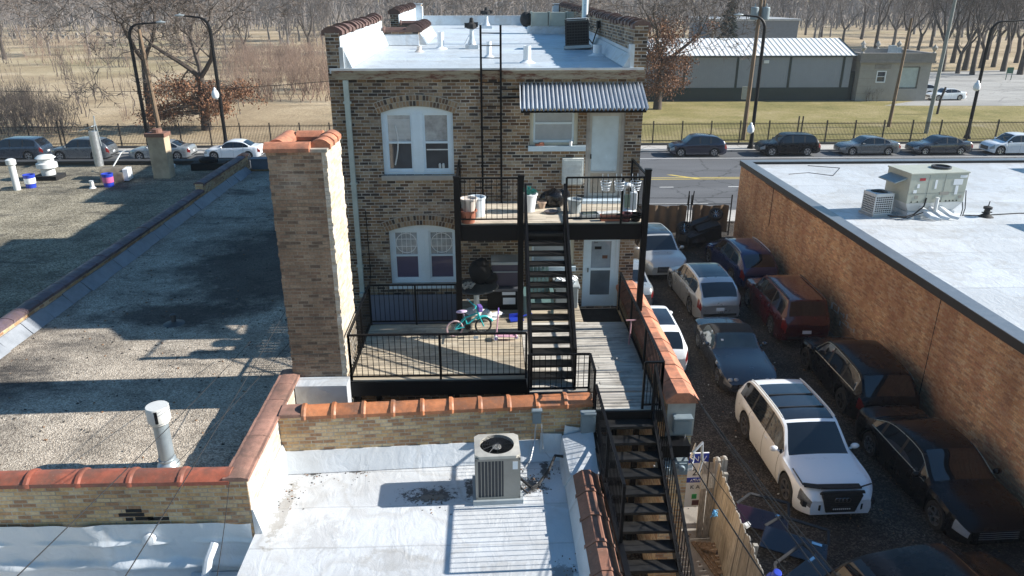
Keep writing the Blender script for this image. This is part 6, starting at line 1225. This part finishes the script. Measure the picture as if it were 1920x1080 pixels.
f=MB(); e=.22; f.box(GX0-e,GX1+e,GY0-e,GY0+.3,4.703,5.7); f.box(GX0-e,GX0+.3,GY0+.3,GY1,4.703,5.7); f.box(GX1-.3,GX1+e,GY0+.3,GY1,4.703,5.7); f.box(GX0-e,GX1+e,GY1,GY1+e,4.703,5.7); f.box(GX0-e-.1,GX1+e+.1,GY0-e-.1,GY0-e-.002,4.55,4.8)
f.box(47.2,49.2,GY0-.05,GY0-.003,3.85,4.4)
for z in (.9,1.8,2.7,3.6): f.box(GX0-.02,47.5,GY0-.012,GY0-.003,z,z+.03)
obj(f,'parapet',plain('parapet_stone',(.24,.22,.20),.9,var=.2),gh,0)
obj(MB().box(GX0+.31,GX1-.31,GY0+.31,GY1-.01,4.8,4.95),'roof',M_membrane,gh,0)
f=MB(); f.box(50.3,52.8,GY0+.2,GY0+.24,1.6,4.0); obj(f,'pane',plain('pale_boarding',(.40,.46,.44),.5),gh,0)
f=MB(); f.box(47.6,48.7,GY0+.2,GY0+.24,2.3,3.6); obj(f,'window',M_wdark,gh,0); f=MB(); f.box(47.55,48.75,GY0-.04,GY0+.1,3.5,3.62); f.box(47.55,48.75,GY0-.04,GY0+.1,2.22,2.34); f.box(47.55,47.67,GY0-.04,GY0+.1,2.34,3.5); f.box(48.63,48.75,GY0-.04,GY0+.1,2.34,3.5); f.box(47.67,48.63,GY0+.0,GY0+.1,2.9,2.96); obj(f,'window_frame',M_white,gh,0)
for x,y in ((GX0,GY0),(GX1,GY0),(51.4,GY1),(GX0,GY1),(GX1,GY1),(49.4,GY1)): f=MB(); f.lathe([(.25,5.7),(.12,5.8),(.1,5.9),(.3,6.15),(.32,6.35),(.15,6.5),(.05,6.7)],(x,y,0),10); obj(f,'urn',M_stone,gh)
f=MB(); f.box(50.3,51.,95.5,96.2,4.95,6.4); f.box(52,52.5,97,97.5,4.95,6.1); obj(f,'roof_vent',M_zinc,gh,0)
one(MB().box(44.7,45.3,93.6,94.0,0,3.4).box(44.69,45.31,93.55,93.59,0,.1),'metal_gate',plain('dark_green',(.014,.028,.026),.6),'dark green gate panel between the metal shed and stone gatehouse','gate',smooth=0)
for i,(x0,x1,y,h,c) in enumerate(((62,86,215,6.,(.20,.22,.25)),(-40,40,420,9,(.30,.30,.31)))):
    t=thing('distant_hall',('low blue grey hall with pale roof edge far behind the park trees','faint pale building far behind the bare trees')[i],'building',((x0+x1)/2,y,0),world=True)
    f=MB().box(x0,x1,y,y+25,0,h); obj(f,'wall',plain('hall%d'%i,c,.8),t,0); f=MB().box(x0-.4,x1+.4,y-.4,y+25.4,h+.003,h+.5); obj(f,'roof',M_membrane,t,0)
# ---------------------------------------------------------------- trees
def grow_tree(seed,h,spread=.9,lv=6,r0=None,kids=(2,3),up=.10,trunk=.30,split=3,sides=6,wig=.22,droop=0.,thin=.012,side=1.0):
    rg=random.Random(seed); T=MB(); C=MB(); tips=[]
    def br(p,d,L,r_,l):
        n=4 if l<3 else 3; pts=[p]; q=p
        for i in range(n):
            d=(d+Vector((rg.uniform(-wig,wig),rg.uniform(-wig,wig),rg.uniform(-wig,wig)*.7+up-droop*l*.02))).normalized(); q=q+d*(L/n); pts.append(q)
        rr=[r_*(1-.45*i/n) for i in range(n+1)]
        (T if l<=2 else C).tube(pts,rr,sides if l<2 else 4 if l<4 else 3,cap=False)
        if l>=lv: tips.append(q); return
        k=rg.randint(*kids)
        for j in range(k):
            a=R(rg.uniform(18,48))*spread; ax=d.orthogonal().normalized(); ax=Matrix.Rotation(rg.uniform(0,2*PI)+2*PI*j/k,3,d)@ax; nd=(Matrix.Rotation(a,3,ax)@d).normalized()
            br(q,nd,L*rg.uniform(.62,.86),max(thin,rr[-1]*(.78 if j==0 else .62)),l+1)
        if l>=1:
            for _ in range(int(side*rg.choice((1,1,2)))):
                i=rg.randint(1,n); ax=Matrix.Rotation(rg.uniform(0,2*PI),3,d)@d.orthogonal().normalized(); nd=(Matrix.Rotation(R(rg.uniform(40,75)),3,ax)@d).normalized()
                br(pts[i],nd,L*rg.uniform(.4,.6),max(thin,rr[i]*.42),min(lv,l+2))
    r0=r0 or h*.028
    tr=[Vector((0,0,-.2)),Vector((rg.uniform(-.1,.1),rg.uniform(-.1,.1),h*trunk*.5)),Vector((rg.uniform(-.25,.25),rg.uniform(-.25,.25),h*trunk))]
    T.tube(tr,[r0*1.25,r0*1.0,r0*.85],max(7,sides),cap=False)
    for j in range(split):
        a=2*PI*j/split+rg.uniform(-.4,.4); el=rg.uniform(.45,1.0)*spread; d=Vector((math.cos(a)*el,math.sin(a)*el,1)).normalized(); br(tr[-1],d,h*.25,r0*.62,1)
    return T,C,tips
def leaves(pts,n,rad,s,seed,zmax=None):
    rg=random.Random(seed); f=MB(); 
    for _ in range(n):
        c=rg.choice(pts)+Vector((rg.gauss(0,rad),rg.gauss(0,rad),rg.gauss(0,rad*.7))); M=Euler((rg.uniform(0,6),rg.uniform(0,6),rg.uniform(0,6))).to_matrix(); z=s*rg.uniform(.6,1.3)
        f.q([c+M@Vector(v) for v in ((-z,0,0),(0,-z*.55,0),(z,0,0.2*z),(0,z*.55,0))])
    return f
t=NT('brown_leaves'); g=t.t.nodes.new('ShaderNodeNewGeometry'); t.set(col=t.ramp(g.outputs['Random Per Island'],[(0,(.085,.035,.018)),(.5,(.17,.075,.035)),(1,(.28,.14,.07))]),rough=.8); M_leaf=t.m
t=NT('conifer_needles'); g=t.t.nodes.new('ShaderNodeNewGeometry'); t.set(col=t.ramp(g.outputs['Random Per Island'],[(0,(.008,.016,.012)),(.6,(.02,.035,.024)),(1,(.05,.07,.045))]),rough=.8); M_need=t.m
def tree(name,label,T,C,loc,leaf=None,bark=None,twig=None,rz=0.,group=None,cat='tree'):
    t=thing(name,label,cat,loc,rz,group); obj(T,'trunk',bark or M_bark,t,.9); 
    if C.f: obj(C,'crown',twig or M_twig,t,.9)
    if leaf: obj(leaf,'leaf_cluster',M_leaf,t,0)
    return t
for i,(u,v,h,sd2,sp,lf,lb) in enumerate(((288,237,19,11,1.05,0,'tall bare tree with a straight dark trunk beside the left street lamp'),(388,244,19,23,1.15,1,'big forked bare oak with a skirt of brown leaves on the dry field'),(1232,205,18,35,1.15,2,'gnarled oak with brown leaves beside the right edge of the house'))):
    T,C,tips=grow_tree(sd2,h,sp,7,r0=.42 if i else .36,trunk=.26 if i else .33,split=3,kids=(2,3),wig=.28,up=.05,thin=.03)
    lp=None
    if lf:
        rg=random.Random(5+i); cl=[Vector((rg.gauss(0,2.3),rg.gauss(0,2.2),rg.uniform(1.7,4.2) if lf==1 else rg.uniform(1.8,9.5))) for _ in range(90)]
        if lf==1: ck_=[Vector((rg.uniform(-5.6,5.8),rg.uniform(-2.6,2.6),rg.uniform(1.5,4.6))) for _ in range(17)]+[Vector((rg.gauss(0,1.3),rg.gauss(0,1.),rg.uniform(1.6,4.2))) for _ in range(8)]; cl=[(lambda q:Vector((q.x+rg.gauss(0,.6),q.y+rg.gauss(0,.5),max(.7,q.z*(1-.05*abs(q.x))+rg.gauss(0,.35)))))(rg.choice(ck_)) for _ in range(130)]
        else: cl=[Vector((c.x*.75,c.y*.8,c.z)) for c in cl]
        B=MB()
        for c in cl: st_=Vector((0,0,max(1.6,min(5.5,c.z+.6)))); B.tube([st_,st_.lerp(c,.5)+Vector((0,0,.3)),c],[.05,.03,.012],3,cap=False)
        C.f+= [tuple(k+len(C.v) for k in q) for q in B.f]; C.v+=B.v; C.m+=B.m
        lp=leaves(cl,8000,.5,.12,3+i)
    tree('oak_tree' if lf else 'bare_tree',lb,T,C,P(u,v,z=0),lp)
# variants copied with shared meshes: far trees, saplings, thickets
def proto(name,seed,h,**k):
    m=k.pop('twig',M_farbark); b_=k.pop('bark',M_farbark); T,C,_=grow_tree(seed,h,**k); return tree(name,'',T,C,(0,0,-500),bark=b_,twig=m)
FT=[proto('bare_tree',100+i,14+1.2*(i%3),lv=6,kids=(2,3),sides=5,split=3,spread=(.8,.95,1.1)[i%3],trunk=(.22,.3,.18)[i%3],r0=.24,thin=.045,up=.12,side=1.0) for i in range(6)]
PT=[proto('bare_tree',300+i,17+i,lv=6,kids=(2,3),sides=7,split=3,spread=(.85,1.0,.75)[i],trunk=(.25,.2,.3)[i],r0=.38,thin=.035,up=.14,side=1.,twig=M_twig,bark=M_bark) for i in range(3)]
SP=[proto('sapling',200+i,4.6+i*.5,lv=4,kids=(2,2),sides=4,split=(1,2,3)[i%3],spread=.5,trunk=.25,r0=.06,thin=.012,up=.2,wig=.14,twig=M_twig,bark=M_twig) for i in range(4)]
def thicket(seed,h,n,rad,m,lv=3):
    T=MB();C=MB()
    for k in range(n):
        rg=random.Random(seed*50+k); a,b_,_=grow_tree(seed*50+k,h*rg.uniform(.7,1.1),.6,lv,r0=.035,trunk=.12,split=3,sides=3,kids=(2,2),thin=.009,up=.14,wig=.2)
        o=Vector((rg.gauss(0,rad),rg.gauss(0,rad),0))
        for S_ in (a,b_): 
            n0=len(C.v); C.v+=[(x+o.x,y+o.y,z) for x,y,z in S_.v]; C.f+=[tuple(i+n0 for i in q) for q in S_.f]; C.m+=S_.m
    return C
TH_=[]
for i in range(4):
    o=thing('bare_shrub','','shrub',(0,0,-500)); obj(thicket(i+1,(3.2,4.6,3.8,5.2)[i],9,.9,None),'stems',(M_twig,M_twigred,M_twig,M_twigred)[i],o,.9); TH_.append(o)
used=set()
def plant(pr,i,loc,rz,sc,label,group,cat):
    if pr[i].name not in used: used.add(pr[i].name); o=pr[i]; o.location=loc; o.rotation_euler=(0,0,rz); o.scale=(sc,)*3
    else: o=dup(pr[i],loc,rz,None,sc)
    o['label']=label; o['group']=group; o['category']=cat
rg=random.Random(77)
# dark thicket at the left edge, twiggy red saplings toward the house, loose saplings on the field
for k in range(20): a=P(rg.uniform(-20,116),rg.uniform(215,254),z=0); plant(TH_,(0,2)[k%2],a,rg.uniform(0,6),rg.uniform(1.0,1.45),'dense dark leafless shrub in the thicket at the left edge of the field','dark thicket shrubs','shrub')
for k in range(70): a=P(rg.uniform(440,640),rg.choice((rg.uniform(112,140),rg.uniform(140,192))),z=0); plant(TH_,(1,3)[k%2],a,rg.uniform(0,6),rg.uniform(.9,1.5),'thin reddish leafless shrub on the field near the house','reddish field shrubs','shrub')
for k in range(100): a=P(rg.uniform(-20,470),rg.uniform(78,234),z=0); plant(SP,k%4,a,rg.uniform(0,6),rg.uniform(.55,1.05),'slender leafless sapling standing alone on the dry field','field saplings','sapling')
for k in range(7): a=P(rg.uniform(240,420),rg.uniform(226,240),z=0); plant(TH_,k%4,a,rg.uniform(0,6),rg.uniform(.3,.5),'low leafless shrub at the foot of the big field trees','low shrubs under the field trees','shrub')
for k in range(46): a=P(rg.uniform(-10,640),rg.choice((rg.uniform(68,88),rg.uniform(80,130))),z=0); plant(TH_,k%4,a,rg.uniform(0,6),rg.uniform(1.0,1.8),'tall bushy leafless shrub far back on the field','far field shrubs','shrub')
for k in range(13): a=P(rg.uniform(-10,630),rg.uniform(72,118),z=0); plant(PT if k%3==0 else FT,k%3,a,rg.uniform(0,6),rg.uniform(.55,.95),'middle sized bare tree standing on the far part of the field','mid field trees','tree')
plant(TH_,0,P(1632,190,z=0),0,.75,'rounded leafless shrub in front of the stone gatehouse','shrub by the gatehouse','shrub')
for k in range(215):
    y=rg.uniform(165,400)**1.0; x=y*rg.uniform(-.80,.80)
    if x>20 and y<185: continue
    u=960+F*((x)-.03*y)/y
    if -330<x<-30 and y<205 and rg.random()<.75: continue
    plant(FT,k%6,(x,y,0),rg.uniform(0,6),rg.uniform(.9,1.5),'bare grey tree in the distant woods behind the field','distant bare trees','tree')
for k,(u,v) in enumerate(((1470,76),(1580,80),(1640,100),(1765,134),(1795,138),(1822,140),(1880,134),(1912,140),(1850,112),(1720,104),(1675,84),(1615,74),(1510,66),(1430,64),(1785,118),(1808,132),(1838,128),(1862,126),(1905,118),(1700,95),(1540,70),(1745,88),(1890,100),(1310,80),(1250,90))):
    plant(PT,k%3,P(u,v,z=0),k*1.7,.86+.09*(k%4),'dark bare park tree standing near the drive behind the gatehouse','bare park trees','tree')
# conifer
f=MB(); rg2=random.Random(3); H_=12.4
for k in range(2600):
    z=H_*(1-math.sqrt(rg2.random()))*.97+.4; rr=(H_-z)/H_*3.3*(.72+.28*math.sin(z*4.1+rg2.uniform(-.6,.6))); a=rg2.uniform(0,2*PI); q=rr*rg2.uniform(.45,1.05)
    c=Vector((q*math.cos(a),q*math.sin(a),z-q*.16)); o=Vector((math.cos(a),math.sin(a),-.35+rg2.uniform(-.2,.3))).normalized(); s=o.cross(Vector((0,0,1))).normalized()*rg2.uniform(.08,.2); L=rg2.uniform(.35,.8)
    f.q([c-s,c+s,c+o*L+s*.3,c+o*L*1.1,c+o*L-s*.3]); f.q([c-s*.5+Vector((0,0,.1)),c+s*.5-Vector((0,0,.1)),c+o*L])
t=thing('conifer','dark green pointed conifer standing behind the metal shed','tree',P(1366,78,z=0)); obj(f,'crown',M_need,t,0); obj(MB().tube([(0,0,-.1),(0,0,H_*.95)],[.22,.03],7),'trunk',M_bark,t)
t.location.y=118; t.location.x=P(1366,60,y=118).x
# distant woods: one mass of fine bare stems nobody could count
f=MB(); rg3=random.Random(9)
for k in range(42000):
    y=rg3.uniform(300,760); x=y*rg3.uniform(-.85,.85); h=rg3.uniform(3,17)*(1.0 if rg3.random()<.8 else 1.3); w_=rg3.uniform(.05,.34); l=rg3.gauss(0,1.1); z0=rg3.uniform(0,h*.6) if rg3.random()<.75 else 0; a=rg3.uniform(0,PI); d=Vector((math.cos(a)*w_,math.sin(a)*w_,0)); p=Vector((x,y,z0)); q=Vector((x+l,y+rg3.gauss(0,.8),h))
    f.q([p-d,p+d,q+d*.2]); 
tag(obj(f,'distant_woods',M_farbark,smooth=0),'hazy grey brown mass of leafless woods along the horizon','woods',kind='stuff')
# headstones of the cemetery beyond the field
f0=MB(); f0.box(-.4,.4,-.12,.12,0,.75); f0.lathe([(.4,-.12),(.4,.12)],(0,0,.75),12,M=Matrix.Rotation(PI/2,3,'X')); o0=None
for k in range(44):
    a=P(rg.uniform(10,330),rg.uniform(66,74),z=0)
    if o0 is None: o=o0=one(f0,'headstone',M_stone,'','headstone',smooth=0)
    else: o=o0.copy(); COL.objects.link(o)
    s=rg.uniform(.5,1.15); o.location=a; o.scale=(s,s,s*rg.uniform(.8,1.6)); o.rotation_euler=(0,0,rg.uniform(-.4,.4)); tag(o,'small grey headstone in the cemetery beyond the dry field','headstone','cemetery headstones')
f=MB()
for k in range(9):
    a=P(rg.uniform(1395,1900),rg.uniform(140,260),z=0) if k else P(1835,150,z=0)
f.box(-.5,.5,-.05,.05,1.0,1.9); f.box(-.45,-.38,-.04,.04,0,1.0); f.box(.38,.45,-.04,.04,0,1.0); o=one(f,'park_sign',plain('sign_dark_green',(.02,.10,.06),.5),'small dark green sign board by the park drive','sign',smooth=0); o.location=P(1890,150,z=0)
f=MB(); f.tube([(0,0,0),(.05,0,1.6),(.35,0,2.9)],[.13,.12,.1],8); o=one(f,'leaning_post',M_rustb,'short dark leaning post on the lawn beside the grey utility pole','post'); o.location=P(1757,214,z=0)
# faint winter haze
HAZE=True
if HAZE:
    t=bpy.data.materials.new('haze'); t.use_nodes=True; q=t.node_tree; q.nodes.remove(q.nodes['Principled BSDF']); v=q.nodes.new('ShaderNodeVolumePrincipled'); v.inputs['Color'].default_value=(.80,.86,.95,1); v.inputs['Density'].default_value=.0003; v.inputs['Anisotropy'].default_value=.0
    q.links.new(v.outputs[0],q.nodes['Material Output'].inputs['Volume'])
    tag(obj(MB().box(-900,900,-60,900,-1,30),'haze',t,smooth=0),kind='stuff')
